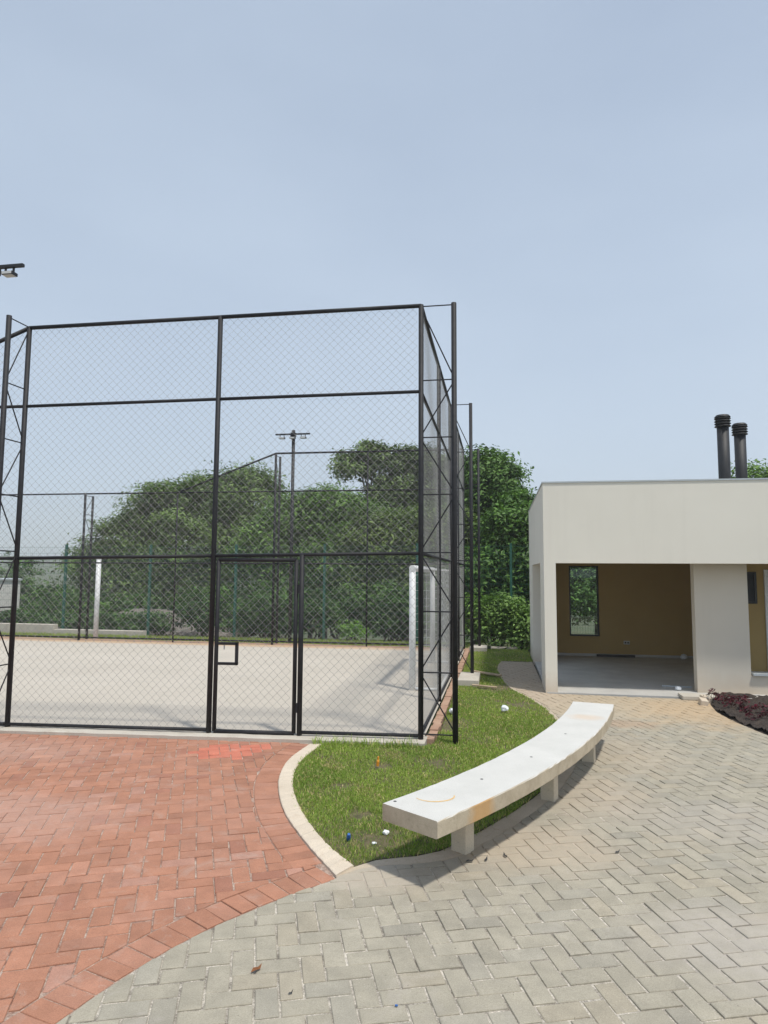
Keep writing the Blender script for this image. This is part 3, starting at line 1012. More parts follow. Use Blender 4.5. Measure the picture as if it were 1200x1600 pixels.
# orange arc sprayed on the near end of the seat, and the plugged lifting holes
MAT['orange_mark'] = simple('orange_mark', (0.62, 0.38, 0.13), (0.70, 0.50, 0.25), 25, 0.9, 0)
mb = MB()
mc = Vector((-0.415, 4.36, 0.4012))
u = Vector((0.80, 0.35, 0)).normalized()
v = Vector((-0.42, 0.90, 0)).normalized()
pts = []
for i in range(15):
    t = math.radians(185 + i * 165 / 14)
    pts.append(mc + u * math.cos(t) * 0.125 + v * math.sin(t) * 0.105)
for i in range(14):
    wd = 0.006 * (0.35 + math.sin(math.pi * (i + 0.7) / 15.2))
    d = (pts[i + 1] - pts[i]).normalized()
    nn = Vector((-d.y, d.x, 0)) * wd
    mb.add([tuple(pts[i] - nn), tuple(pts[i + 1] - nn), tuple(pts[i + 1] + nn), tuple(pts[i] + nn)], [(0, 1, 2, 3)])
mb.build('paint_mark', 'orange_mark', bench)
for (dg, r) in ((-25.2, 9.98), (-20.1, 9.97), (-33.7, 9.80), (-29.4, 9.95)):
    a = math.radians(dg)
    MB().lathe(BC[0] + r * math.cos(a), BC[1] + r * math.sin(a), [(0.011, 0.4008), (0.009, 0.4018)], 10).build('lifting_hole', 'old_cable', bench)

# ------------------------------------------------------------------ sports cage
cage = empty('sports_cage', (FA[0], FA[1], 0), 'tall black steel sports cage fenced with chain-link mesh around the court', 'fence')
FRONT_L = np.linalg.norm(FB - FA)
def lev(s, which):
    """height of rails along the front: the whole front dips a little to the left"""
    t = s / FRONT_L
    return {'top': 4.83 - 0.11 * t, 'mid': 3.835 - 0.078 * t, 'low': 2.022 - 0.072 * t, 'bot': 0.072 - 0.01 * t}[which]

def chain_mesh(P0, P1, zb0, zb1, zt0, zt1, parent, name='mesh_panel', D=0.095, rad=0.0016):
    """woven wire between two plan points; bottom and top edges may slope"""
    P0, P1 = np.array(P0, float), np.array(P1, float)
    L = np.linalg.norm(P1 - P0)
    d = (P1 - P0) / L
    nrm = np.array([-d[1], d[0]])
    h = D / 2
    nc = int(L / h) + 1
    zmin, zmax = min(zb0, zb1), max(zt0, zt1)
    nr = int((zmax - zmin) / h) + 2
    c = np.arange(nc)[:, None]
    r = np.arange(nr)[None, :]
    sgn = np.where((c + r) % 2 == 0, 1.0, -1.0)
    rr = np.random.default_rng(int(abs(P0[0] * 100 + P0[1] * 31 + zb0 * 7)) % 9999)
    u = (c + 0.5) * h + sgn * (h * 0.5 + 0.0016) + rr.normal(0, 0.0008, (nc, nr))
    z = zmin + r * h + rr.normal(0, 0.0008, (nc, nr)) + 0.006 * np.sin(u * 2.1 + zmin)
    w = sgn * 0.003 + 0.007 * np.sin(u * 3.1 + z * 2.3)
    zb = zb0 + (zb1 - zb0) * u / L
    zt = zt0 + (zt1 - zt0) * u / L
    ok = (u >= 0.0) & (u <= L) & (z >= zb - h * 0.6) & (z <= zt + h * 0.25)
    A = np.stack([P0[0] + d[0] * u + nrm[0] * w, P0[1] + d[1] * u + nrm[1] * w, z], -1)
    a, b = A[:, :-1], A[:, 1:]
    good = (ok[:, :-1] & ok[:, 1:]).ravel()
    a, b = a.reshape(-1, 3)[good], b.reshape(-1, 3)[good]
    if len(a) == 0:
        return
    t = b - a
    t /= np.linalg.norm(t, axis=1)[:, None]
    n3 = np.array([nrm[0], nrm[1], 0.0])
    s = np.cross(t, n3)
    V, F = [], []
    for e in (a, b):
        for q in range(3):
            an = 2 * math.pi * q / 3 + 0.5
            V.append(e + (s * math.cos(an) + n3 * math.sin(an)) * rad)
    k = len(a)
    i = np.arange(k)
    for q in range(3):
        q2 = (q + 1) % 3
        F.append(np.stack([i + q * k, i + q2 * k, i + (3 + q2) * k, i + (3 + q) * k], 1))
    return np_mesh(name, np.concatenate(V), np.concatenate(F), 'zinc_wire', parent)

RP, RR = 0.029, 0.0195
def post(x, y, z1, r=RP, name='post', z0=-0.02, par=None):
    return MB().tube((x, y, z0), (x, y, z1), r, 12).build(name, 'black_paint', par or cage, smooth=True)
def rail(p, q, r=RR, name='rail', par=None):
    return MB().tube(p, q, r, 10).build(name, 'black_paint', par or cage, smooth=True)

def truss(x, y, dx, dy, ztop, post_top=None):
    """outer leg with rungs and zigzag braces tied back to the post at (x, y)"""
    MB().tube((x + dx, y + dy, -0.02), (x + dx, y + dy, ztop), 0.030, 12).build('truss_leg', 'black_paint', cage, smooth=True)
    zs = [0.09, 0.74, 1.39, 2.03, 2.67, 3.31, 3.96, ztop - 0.02]
    zs = [z for z in zs if z <= ztop]
    if zs[-1] < ztop - 0.1:
        zs.append(ztop - 0.02)
    for i, z in enumerate(zs):
        MB().tube((x, y, z), (x + dx, y + dy, z), 0.0075, 6).build('rung', 'black_paint', cage)
        if i:
            a, b = ((x, y), (x + dx, y + dy)) if i % 2 == 1 else ((x + dx, y + dy), (x, y))
            MB().tube((b[0], b[1], zs[i - 1] + 0.02), (a[0], a[1], z - 0.02), 0.0075, 6).build('brace', 'black_paint', cage)

# front side
S = [0.0, 2.345, FRONT_L, FRONT_L + 2.36, FRONT_L + 4.72]
def fz(s, which):
    s_ = min(s, FRONT_L + 1)
    return lev(s_, which)
for i, s in enumerate(S):
    x, y = front_pt(s)
    post(x, y, fz(s, 'top') + 0.01 if i < 3 else fz(s, 'mid') + 0.01)
for i in range(len(S) - 1):
    a, b = S[i], S[i + 1]
    pa, pb = front_pt(a), front_pt(b)
    for lv in ('mid', 'low'):
        rail((*pa, fz(a, lv)), (*pb, fz(b, lv)))
    if i < 2:
        rail((*pa, fz(a, 'top')), (*pb, fz(b, 'top')), 0.024)
    if i == 2:
        rail((*pa, fz(a, 'top')), (*pb, fz(b, 'mid')), 0.024)
    chain_mesh(pa, pb, fz(a, 'low'), fz(b, 'low'), fz(a, 'mid'), fz(b, 'mid'), cage)
    if i < 2:
        chain_mesh(pa, pb, fz(a, 'mid'), fz(b, 'mid'), fz(a, 'top'), fz(b, 'top'), cage)
    if i == 2:
        chain_mesh(pa, pb, fz(a, 'mid'), fz(b, 'mid'), fz(a, 'top'), fz(b, 'mid'), cage)
    if i > 0:
        rail((*pa, fz(a, 'bot')), (*pb, fz(b, 'bot')))
        chain_mesh(pa, pb, fz(a, 'bot'), fz(b, 'bot'), fz(a, 'low'), fz(b, 'low'), cage)
# gate bay: post between gate and fixed panel
SG = 1.325
gx, gy = front_pt(SG)
post(gx, gy, fz(SG, 'low'))
rail((*front_pt(0), fz(0, 'bot')), (*front_pt(SG), fz(SG, 'bot')))
chain_mesh(front_pt(0), front_pt(SG), fz(0, 'bot'), fz(SG, 'bot'), fz(0, 'low'), fz(SG, 'low'), cage)
ga, gb = SG + 0.062, S[1] - 0.062
pa, pb = front_pt(ga), front_pt(gb)
gate = MB()
zt_, zb_ = 1.942, 0.055
for q, r_ in (((pa, zb_), (pa, zt_)), ((pb, zb_), (pb, zt_)), ((pa, zt_), (pb, zt_)), ((pa, zb_), (pb, zb_))):
    gate.tube((*q[0], q[1]), (*r_[0], r_[1]), 0.023, 10)
gate = gate.build('gate', 'black_paint', cage, smooth=True)
# latch box: small welded frame at the closing side
lx0, lx1 = front_pt(gb - 0.005), front_pt(gb - 0.235)
lb = MB()
for q, r_ in (((lx0, 1.01), (lx1, 1.01)), ((lx0, 0.79), (lx1, 0.79)), ((lx1, 1.01), (lx1, 0.79))):
    lb.obox(((q[0][0] + r_[0][0]) / 2, (q[0][1] + r_[0][1]) / 2), (fdir[0], fdir[1]),
            abs(np.hypot(q[0][0] - r_[0][0], q[0][1] - r_[0][1])) / 2 + 0.014, 0.02, min(q[1], r_[1]) - 0.014, max(q[1], r_[1]) + 0.014)
lb.build('latch_frame', 'black_paint', gate)
q_ = front_pt(gb - 0.09)
MB().tube((q_[0], q_[1], 0.995), (q_[0], q_[1], 0.945), 0.007, 8).build('latch_bolt', 'flashing', gate)
for z in (0.33, 1.62):
    hx, hy = front_pt(SG + 0.03, -0.012)
    MB().tube((hx, hy, z - 0.05), (hx, hy, z + 0.05), 0.018, 10).build('hinge', 'black_paint', gate)
gm = chain_mesh(front_pt(ga), front_pt(gb - 0.0), zb_, zb_, zt_, zt_, gate)
# the weave is cut out inside the latch frame
me = gm.data
off = offset_of(gate)
co = np.empty(len(me.vertices) * 3, np.float32)
me.vertices.foreach_get("co", co)
co = co.reshape(-1, 3) + np.array([off.x, off.y, off.z])
sv = (co[:, :2] - FA) @ fdir
hide = (sv > gb - 0.235) & (sv < gb) & (co[:, 2] > 0.79) & (co[:, 2] < 1.01)
import bmesh
bm = bmesh.new()
bm.from_mesh(me)
bm.verts.ensure_lookup_table()
bmesh.ops.delete(bm, geom=[bm.verts[i] for i in np.where(hide)[0]], context='VERTS')
bm.to_mesh(me)
bm.free()

# right-hand end, running away from the viewer
EX = FA[0]
EY = [7.30, 9.55, 11.80, 14.02, 16.2]
for i, y in enumerate(EY):
    if i:
        post(EX, y, 4.83)
for i in range(4):
    a, b = (EX, EY[i]), (EX, EY[i + 1])
    for z in (4.83, 3.835, 2.022, 0.085):
        rail((*a, z), (*b, z), 0.024 if z > 4 else RR)
    chain_mesh(a, b, 0.085, 0.085, 2.022, 2.022, cage)
    chain_mesh(a, b, 2.022, 2.022, 3.835, 3.835, cage)
    chain_mesh(a, b, 3.835, 3.835, 4.83, 4.83, cage)
for y in (7.30, 11.80, 16.2):
    truss(EX, y, 0.37, 0.0, 4.84)
# trusses leaning out from the front
tx_, ty_ = front_pt(FRONT_L)
truss(tx_, ty_, -0.01, -0.33, 4.745)
# far side
FX = [-0.845, -3.2, -5.58, -8.2, -10.8, -13.4, -16.0]
FY = 16.2
def fpt(x):
    return (x, FY - 0.02 * (-0.845 - x))
for i, x in enumerate(FX):
    if i:
        post(*fpt(x), 4.83 if i < 3 else 3.86, 0.031 if i in (2, 4) else 0.02)
for i in range(len(FX) - 1):
    a, b = fpt(FX[i]), fpt(FX[i + 1])
    for z in (3.855, 2.03, 0.10):
        rail((*a, z), (*b, z))
    if i < 2:
        rail((*a, 4.83), (*b, 4.83), 0.024)
        chain_mesh(a, b, 3.85, 3.85, 4.83, 4.83, cage, rad=0.0011)
    if i == 2:
        rail((*a, 4.83), (*b, 3.855), 0.024)
        chain_mesh(a, b, 3.85, 3.85, 4.83, 3.85, cage, rad=0.0011)
    chain_mesh(a, b, 2.03, 2.03, 3.85, 3.85, cage, rad=0.0011)
    chain_mesh(a, b, 0.1, 0.1, 2.03, 2.03, cage, rad=0.0011)
truss(*fpt(-5.58), 0, 0.34, 4.8)
truss(*fpt(-10.8), 0, 0.34, 3.83)

# concrete pads under the outer truss legs
for (x0, x1, y0, y1, z1, lb_) in ((-0.68, -0.34, 11.02, 11.92, 0.10, 'pale concrete footing block under the middle outer leg of the cage end'),
                                  (-0.70, -0.30, 15.9, 16.45, 0.10, 'earth-stained concrete footing block under the farthest outer leg of the cage end')):
    o = MB().box(x0, x1, y0, y1, -0.05, z1).build('footing_block', 'block', bevel=0.012)
    tag(o, lb_, 'footing')

# ------------------------------------------------------------------ goal, net post and floodlights
goal = empty('goal', (-1.30, 10.36, 0.02), 'white steel goal frame with net standing at the right end of the court', 'goal')
gy0, gy1, gx_, gz = 10.36, 13.56, -1.33, 1.88
for yy in (gy0, gy1):
    MB().tube((gx_, yy, 0.02), (gx_, yy, gz), 0.05, 14).build('upright', 'white_paint', goal, smooth=True)
MB().tube((gx_, gy0 - 0.05, gz), (gx_, gy1 + 0.05, gz), 0.05, 14).build('crossbar', 'white_paint', goal, smooth=True)
for yy in (gy0, gy1):
    MB().tube((gx_ + 0.03, yy, 0.045), (gx_ + 0.42, yy, 0.045), 0.022, 10).build('ground_bar', 'white_paint', goal, smooth=True)
    MB().tube((gx_ + 0.02, yy, gz), (gx_ + 0.40, yy, gz - 0.02), 0.018, 8).build('top_stay', 'white_paint', goal, smooth=True)
    MB().tube((gx_ + 0.40, yy, gz - 0.02), (gx_ + 0.42, yy, 0.045), 0.018, 8).build('rear_stay', 'white_paint', goal, smooth=True)
MB().tube((gx_ + 0.42, gy0, 0.045), (gx_ + 0.42, gy1, 0.045), 0.022, 10).build('rear_bar', 'white_paint', goal, smooth=True)
mb = MB()
for yy in np.arange(gy0 + 0.1, gy1, 0.12):
    mb.tube((gx_ + 0.40, yy, gz - 0.03), (gx_ + 0.42, yy, 0.05), 0.0022, 3, caps=False)
    mb.tube((gx_ + 0.02, yy, gz), (gx_ + 0.40, yy, gz - 0.03), 0.0022, 3, caps=False)
for z in np.arange(0.1, gz, 0.12):
    mb.tube((gx_ + 0.41, gy0, z), (gx_ + 0.41, gy1, z), 0.0022, 3, caps=False)
    for yy in (gy0, gy1):
        mb.tube((gx_, yy, z), (gx_ + 0.41, yy, z), 0.0022, 3, caps=False)
for x in np.arange(0.1, 0.4, 0.12):
    for yy in (gy0, gy1):
        mb.tube((gx_ + x, yy, gz), (gx_ + x, yy, 0.05), 0.0022, 3, caps=False)
mb.build('net', 'white_paint', goal)

np_ = empty('net_post', (-10.55, 16.35, 0), 'slim white post standing behind the far mesh left of the gate', 'post')
MB().tube((-10.55, 16.35, -0.05), (-10.55, 16.35, 2.12), 0.062, 16).build('shaft', 'white_paint', np_, smooth=True)
MB().lathe(-10.55, 16.35, [(0.064, 2.121), (0.066, 2.14), (0.05, 2.155)], 16).build('cap', 'white_paint', np_)

def floodlight(x, y, zt, zbar, half, label, dirn, lamps):
    e = empty('floodlight_mast', (x, y, 0), label, 'floodlight', 'floodlight masts round the court')
    MB().tube((x, y, -0.05), (x, y, zt), 0.045, 12).build('mast', 'dark_metal', e, smooth=True)
    MB().box(x - 0.06, x + 0.06, y - 0.055, y + 0.055, zbar - 0.05, zbar + 0.05).build('bracket', 'dark_metal', e)
    MB().box(x - half, x + half, y - 0.096, y - 0.056, zbar - 0.019, zbar + 0.019).build('crossarm', 'dark_metal', e)
    for lx in lamps:
        l = MB()
        yy = y - 0.076
        l.box(x + lx - 0.075, x + lx + 0.075, yy - 0.05, yy + 0.05, zbar - 0.118, zbar - 0.08)
        l.box(x + lx - 0.06, x + lx - 0.05, yy - 0.015, yy + 0.015, zbar - 0.081, zbar - 0.019)
        l.box(x + lx + 0.05, x + lx + 0.06, yy - 0.015, yy + 0.015, zbar - 0.081, zbar - 0.019)
        lo = l.build('lamp', 'dark_metal', e)
        # glass faces down and towards the court
        MB().box(x + lx - 0.066, x + lx + 0.066, yy - 0.055, yy - 0.0505, zbar - 0.115, zbar - 0.083).build('lens', 'lamp_glass', lo)
        MB().box(x + lx - 0.066, x + lx + 0.066, yy - 0.04, yy + 0.04, zbar - 0.124, zbar - 0.1185).build('lens', 'lamp_glass', lo)
floodlight(-5.33, 16.75, 5.56, 5.44, 0.47, 'slim mast with three floodlights on a crossbar rising behind the far mesh', 1, (-0.29, 0.0, 0.29))
floodlight(-6.22, 7.12, 5.66, 5.555, 0.48, 'floodlight crossbar high above the left end of the near fence', -1, (-0.29, 0.0, 0.29))

# ------------------------------------------------------------------ green welded-wire boundary fence
gf = empty('boundary_fence', (-4.7, 17.9, 0), 'dark green welded wire fence with slim posts behind the court', 'fence')
gxs = [-20.7, -18.05, -15.4, -12.72, -10.0, -7.36, -4.73, -2.15, 0.30, 2.9, 5.5, 8.1]
def gpt(x):
    return (x, 18.05 - 0.055 * max(0, x + 8) if x < 4 else 17.4)
for x in gxs:
    a = gpt(x)
    MB().box(a[0] - 0.03, a[0] + 0.03, a[1] - 0.03, a[1] + 0.03, -0.2, 2.60).build('post', 'green_paint', gf)
for i in range(len(gxs) - 1):
    a, b = np.array(gpt(gxs[i])), np.array(gpt(gxs[i + 1]))
    mb = MB()
    L = np.linalg.norm(b - a)
    for t in np.arange(0.06, L - 0.04, 0.065):
        q = a + (b - a) * t / L
        mb.tube((q[0], q[1], 0.12), (q[0], q[1], 2.55), 0.0018, 3, caps=False)
    for z in (0.14, 0.34, 0.54, 0.74, 0.94, 1.14, 1.34, 1.54, 1.74, 1.94, 2.14, 2.34, 2.52):
        mb.tube((a[0], a[1], z), (b[0], b[1], z), 0.003, 3, caps=False)
    mb.build('wire_panel', 'green_paint', gf)
# low concrete footings below it
for (x0, x1, y0, z1, lb_) in ((-20.7, -12.8, 17.75, 0.26, 'taller low concrete footing wall under the green fence at far left'),
                              (-12.75, -9.95, 17.7, 0.13, 'shorter low concrete footing wall behind the white post'),
                              (-0.22, 0.42, 16.72, 0.03, 'small concrete kerb piece in front of the leafy bush')):
    o = MB().box(x0, x1, y0, y0 + 0.2, -0.25, z1).build('footing_wall', 'block', bevel=0.01)
    tag(o, lb_, 'low wall')

# ------------------------------------------------------------------ behind the fence: bank, white house
mb = MB()
nx, ny = 60, 14
vs_ = []
for j in range(ny):
    for i in range(nx):
        x = -16.0 + 7.4 * i / (nx - 1)
        y = 18.6 + 4.5 * j / (ny - 1)
        t = j / (ny - 1)
        z = -0.45 + 0.85 * math.sin(min(1, t * 1.3) * math.pi / 2) * math.sin(math.pi * min(1, max(0, i / (nx - 1)))) ** 0.35 * (0.93 + 0.07 * math.sin(x * 1.9)) + random.gauss(0, 0.05)
        vs_.append((x, y, z))
mb.add(vs_, [(j * nx + i, j * nx + i + 1, (j + 1) * nx + i + 1, (j + 1) * nx + i) for j in range(ny - 1) for i in range(nx - 1)])
tag(mb.build('embankment', 'gravel'), kind='structure')

wh = empty('white_house', (-20.45, 26.0, -1), 'plain white low building beyond the green fence at far left', 'building')
MB().box(-25.5, -20.45, 26.0, 30.0, -2.5, 1.40).build('wall', 'house_white', wh)
MB().box(-25.6, -20.38, 25.93, 30.1, 1.401, 1.47).build('roof', 'flashing', wh)
MB().box(-25.52, -20.43, 25.97, 25.999, -2.5, 0.12).build('plinth', 'gravel', wh)
wh.rotation_euler = (0, 0, math.radians(41))

# ------------------------------------------------------------------ trees and shrubs
def leaves(lobes, count, size, tint_a, tint_b, seed, clump=0.34, per=34, shell=0.55, floor_z=-3.0, name='crown', parent=None, droop=0.2, bright=1.95, green=(0.90, 1.10, 0.85)):
    r = np.random.default_rng(seed)
    Lb = np.array(lobes, float)
    wts = (Lb[:, 3] * Lb[:, 5] + Lb[:, 3] * Lb[:, 4] + Lb[:, 4] * Lb[:, 5])
    nc = max(6, count // per)
    li = r.choice(len(Lb), nc, p=wts / wts.sum())
    d = r.normal(size=(nc, 3))
    d /= np.linalg.norm(d, axis=1)[:, None]
    d[:, 2] = np.where(d[:, 2] < -0.55, -d[:, 2], d[:, 2])
    rad = shell + (1.06 - shell) * r.random(nc) ** 0.55
    rad *= 1 + 0.16 * np.sin(d[:, 0] * 7 + seed) * np.sin(d[:, 2] * 8 + 2) + 0.07 * r.normal(size=nc)
    cc = Lb[li, :3] + d * Lb[li, 3:6] * rad[:, None]
    csz = clump * (0.55 + 0.9 * r.random(nc))
    ctone = r.random(nc)
    k = per
    ci = np.repeat(np.arange(nc), k)
    n = len(ci)
    off = np.clip(r.normal(size=(n, 3)), -1.7, 1.7) * csz[ci][:, None] * np.array([0.62, 0.62, 0.40])
    P = cc[ci] + off
    P = P[:, :]
    keep = P[:, 2] > floor_z
    P, ci = P[keep], ci[keep]
    n = len(P)
    outw = d[ci] * 0.6 + r.normal(size=(n, 3)) * 0.5 + np.array([0, 0, 0.75])
    outw /= np.linalg.norm(outw, axis=1)[:, None]
    a = np.cross(outw, r.normal(size=(n, 3)))
    a /= np.linalg.norm(a, axis=1)[:, None]
    b = np.cross(outw, a)
    s = (size * (0.55 + 0.9 * r.random(n)))[:, None]
    tip = P + a * s - np.array([0, 0, 1.0]) * s * droop
    base = P - a * s * 0.8
    lft = P + b * s * 0.42 + outw * s * 0.12
    rgt = P - b * s * 0.42 + outw * s * 0.12
    V = np.concatenate([base, lft, tip, rgt], 0)
    i = np.arange(n)
    F = np.concatenate([np.stack([i, i + n, i + 2 * n], 1), np.stack([i, i + 2 * n, i + 3 * n], 1)], 0)
    t = np.clip(ctone[ci] ** 1.4 * 0.85 + r.random(n) * 0.35 - 0.1, 0, 1)[:, None]
    col = np.array(tint_a) * 0.62 * (1 - t) + np.array(tint_b) * t  # sunlit clumps and shaded gaps painted in as light and dark clump tints
    col = col * np.array(green)
    col *= (0.8 + 0.4 * r.random((n, 1))) * bright
    return np_mesh(name, V, F, 'leaf', parent, np.concatenate([col, col], 0))

def limb(mb, p, q, r0, r1, seed, seg=5, wob=0.12):
    rr = random.Random(seed)
    p, q = Vector(p), Vector(q)
    L = (q - p).length
    prev = p
    for k in range(1, seg + 1):
        t = k / seg
        c = p.lerp(q, t)
        if k < seg:
            c += Vector((rr.gauss(0, 1), rr.gauss(0, 1), rr.gauss(0, 0.5))) * wob * L * 0.25
        mb.tube(prev, c, r0 + (r1 - r0) * (k - 1) / seg, 7, r0 + (r1 - r0) * t, caps=False)
        prev = c

def tree(base, lobes, count, size, ta, tb, seed, label, trunk_r=0.2, name='tree', group='trees behind the court', clump=0.34, shell=0.5, per=34):
    x, y = base
    z0 = terrain_z(x, y) - 0.1
    e = empty(name, (x, y, z0), label, 'tree', group)
    mb = MB()
    top = max(l[2] for l in lobes)
    fork = Vector((x, y, z0 + (top - z0) * 0.38))
    limb(mb, (x, y, z0), fork, trunk_r, trunk_r * 0.72, seed, 4, 0.1)
    for k, l in enumerate(lobes):
        limb(mb, fork, (l[0], l[1], l[2] + 0.2 * l[5]), trunk_r * 0.5, 0.03, seed + k, 6, 0.3)
        rr = random.Random(seed * 31 + k)
        for q in range(5):
            e2 = Vector((l[0] + rr.uniform(-0.8, 0.8) * l[3], l[1] + rr.uniform(-0.8, 0.8) * l[4], l[2] + rr.uniform(-0.4, 0.8) * l[5]))
            limb(mb, fork.lerp(Vector(l[:3]), rr.uniform(0.55, 1.0)), e2, 0.045, 0.012, seed + k * 7 + q, 4, 0.3)
    mb.build('trunk', 'bark', e, smooth=True)
    leaves(lobes, int(count * 1.9), size * 0.72, ta, tb, seed, clump=clump * 1.3, shell=shell + 0.12, parent=e, per=105)
    return e

GA, GB = (0.040, 0.066, 0.018), (0.105, 0.145, 0.045)
tree((-12.2, 27.5), [(-10.7, 27, 4.7, 1.5, 1.7, 1.55), (-12.3, 27, 4.5, 1.6, 1.6, 1.45), (-14.0, 26.6, 4.1, 1.6, 1.7, 1.4), (-15.5, 26.5, 3.0, 1.5, 1.5, 1.3),
                      (-17.0, 26.3, 1.9, 1.2, 1.4, 1.1), (-12.6, 25.8, 2.7, 2.4, 1.5, 1.6), (-15.2, 25.6, 1.4, 2.0, 1.3, 1.3), (-10.2, 26, 2.6, 1.5, 1.5, 1.6), (-12.5, 25.2, 0.9, 2.6, 1.2, 1.2)],
     62000, 0.115, (0.042, 0.060, 0.022), (0.120, 0.148, 0.055), 21, 'broad domed olive-green tree behind the mesh left of the gate', 0.3, clump=0.36)
tree((-6.6, 25), [(-7.6, 24.5, 3.5, 1.2, 1.2, 1.15), (-6.3, 24.3, 3.7, 1.2, 1.2, 1.1), (-5.2, 24.2, 3.4, 1.1, 1.2, 1.0), (-7.2, 23.6, 2.1, 1.7, 1.1, 1.3), (-5.4, 23.5, 1.9, 1.6, 1.1, 1.3), (-8.6, 24, 2.3, 1.1, 1.1, 1.3)],
     40000, 0.115, (0.042, 0.070, 0.018), (0.110, 0.158, 0.042), 33, 'bright green rounded tree behind the floodlight mast', 0.2)
tree((-4.2, 30), [(-6.3, 29, 6.5, 0.85, 0.9, 0.75), (-5.6, 29.2, 7.0, 0.75, 0.8, 0.6), (-4.3, 29, 6.5, 0.85, 0.9, 0.7), (-3.3, 29, 6.75, 0.7, 0.8, 0.55), (-2.6, 29, 6.1, 1.0, 0.9, 0.9), (-5.0, 29, 5.2, 0.8, 0.8, 0.7),
                   (-3.7, 28.8, 5.2, 1.1, 1.0, 0.7), (-1.9, 28.6, 5.2, 0.9, 1.0, 1.0), (-4.6, 28.6, 4.1, 1.2, 1.0, 0.8), (-2.6, 28.4, 3.9, 1.5, 1.0, 1.1), (-6.2, 28.6, 4.4, 0.9, 0.8, 0.6)],
     27000, 0.13, (0.036, 0.050, 0.020), (0.120, 0.140, 0.058), 45, 'tall open-crowned tree with bare forking limbs behind the near corner post', 0.24, clump=0.30, shell=0.3)
tree((-3.0, 23.5), [(-4.1, 23, 2.6, 1.3, 1.1, 1.2), (-2.6, 22.8, 2.7, 1.2, 1.1, 1.2), (-1.4, 22.6, 2.4, 1.1, 1.0, 1.4), (-3.2, 22.2, 1.1, 2.0, 0.9, 1.2), (-1.2, 22.0, 1.0, 1.2, 0.9, 1.2)],
     28000, 0.11, (0.045, 0.062, 0.022), (0.120, 0.140, 0.050), 52, 'yellowish green bushy tree filling the mesh between gate and corner post', 0.17)
tree((-0.5, 24.5), [(-0.5, 24, 5.3, 0.85, 0.9, 0.7), (-0.1, 23.8, 4.9, 0.75, 0.9, 0.9), (-0.9, 24, 4.2, 0.9, 1.0, 0.9), (0.15, 23.6, 3.8, 0.8, 0.9, 1.0), (-0.3, 23.6, 3.0, 1.2, 1.0, 1.0), (-0.5, 23.0, 1.8, 1.4, 0.9, 1.0)],
     26000, 0.12, (0.034, 0.060, 0.018), (0.095, 0.140, 0.042), 61, 'tall loose-crowned tree between the cage end and the pavilion', 0.18, clump=0.32)
tree((1.3, 21.6), [(0.62, 21, 3.35, 0.62, 0.8, 0.7), (0.45, 20.6, 2.9, 0.85, 0.8, 0.7), (1.3, 20.8, 2.6, 0.9, 0.8, 0.9), (0.1, 20.4, 1.9, 0.9, 0.8, 0.6), (0.9, 20.2, 1.6, 0.9, 0.8, 0.7), (-0.5, 20.6, 1.5, 1.0, 0.8, 0.9)],
     24000, 0.12, (0.034, 0.062, 0.016), (0.090, 0.140, 0.036), 73, 'deep green layered tree pressed against the pavilion side wall', 0.15, clump=0.30)
tree((3.2, 23.0), [(2.6, 22, 2.2, 1.3, 1.0, 1.2), (3.8, 22.2, 2.0, 1.3, 1.0, 1.2), (3.0, 21.6, 0.8, 1.6, 0.9, 1.0), (2.4, 22.4, 3.2, 1.0, 0.9, 0.6)],
     20000, 0.12, (0.045, 0.080, 0.024), (0.130, 0.190, 0.070), 82, 'pale green tree seen through the black-framed pavilion window', 0.15)
tree((8.6, 24.5), [(8.55, 24, 4.6, 0.75, 0.8, 0.75), (9.6, 24, 4.1, 1.2, 0.9, 0.9), (7.4, 24, 3.2, 1.4, 1.0, 1.2), (9.0, 24, 2.4, 2.0, 1.0, 1.4)],
     13000, 0.12, (0.05, 0.085, 0.02), (0.13, 0.18, 0.05), 93, 'treetop peeping over the pavilion roof beside the black flues', 0.15)

def shrub(x, y, rx, rz, count, size, ta, tb, seed, label, cat='shrub', ry=None, group='shrubs behind the green fence', base=None):
    z0 = terrain_z(x, y) if base is None else base
    e = empty('shrub', (x, y, z0), label, cat, group)
    mb = MB()
    rr = random.Random(seed)
    for k in range(5):
        limb(mb, (x + rr.uniform(-0.1, 0.1), y + rr.uniform(-0.1, 0.1), z0 - 0.05), (x + rr.uniform(-0.6, 0.6) * rx, y + rr.uniform(-0.4, 0.4) * rx, z0 + rz * rr.uniform(0.6, 1.3)), 0.03, 0.01, seed + k, 4, 0.3)
    mb.build('stem', 'bark', e)
    ry = ry or rx * 0.8
    lobes = [(x, y, z0 + rz * 0.75, rx, ry, rz * 0.9)]
    for k in range(4):
        lobes.append((x + rr.uniform(-0.75, 0.75) * rx, y + rr.uniform(-0.5, 0.5) * ry, z0 + rz * rr.uniform(0.5, 1.15), rx * 0.55, ry * 0.55, rz * 0.55))
    leaves(lobes, int(count * 1.5), size * 0.8, ta, tb, seed, clump=0.24, shell=0.35, parent=e, floor_z=z0 - 0.05)
    return e
places = ['at the far left above the white building', 'just right of the white building', 'left of the leftmost visible green post', 'below the hazy hills', 'behind the white post',
          'right of the white post above the grey bank', 'left of the gate at the foot of the domed tree', 'behind the gate', 'right of the gate', 'behind the goal', 'beyond the cage end',
          'in the gap beside the pavilion']
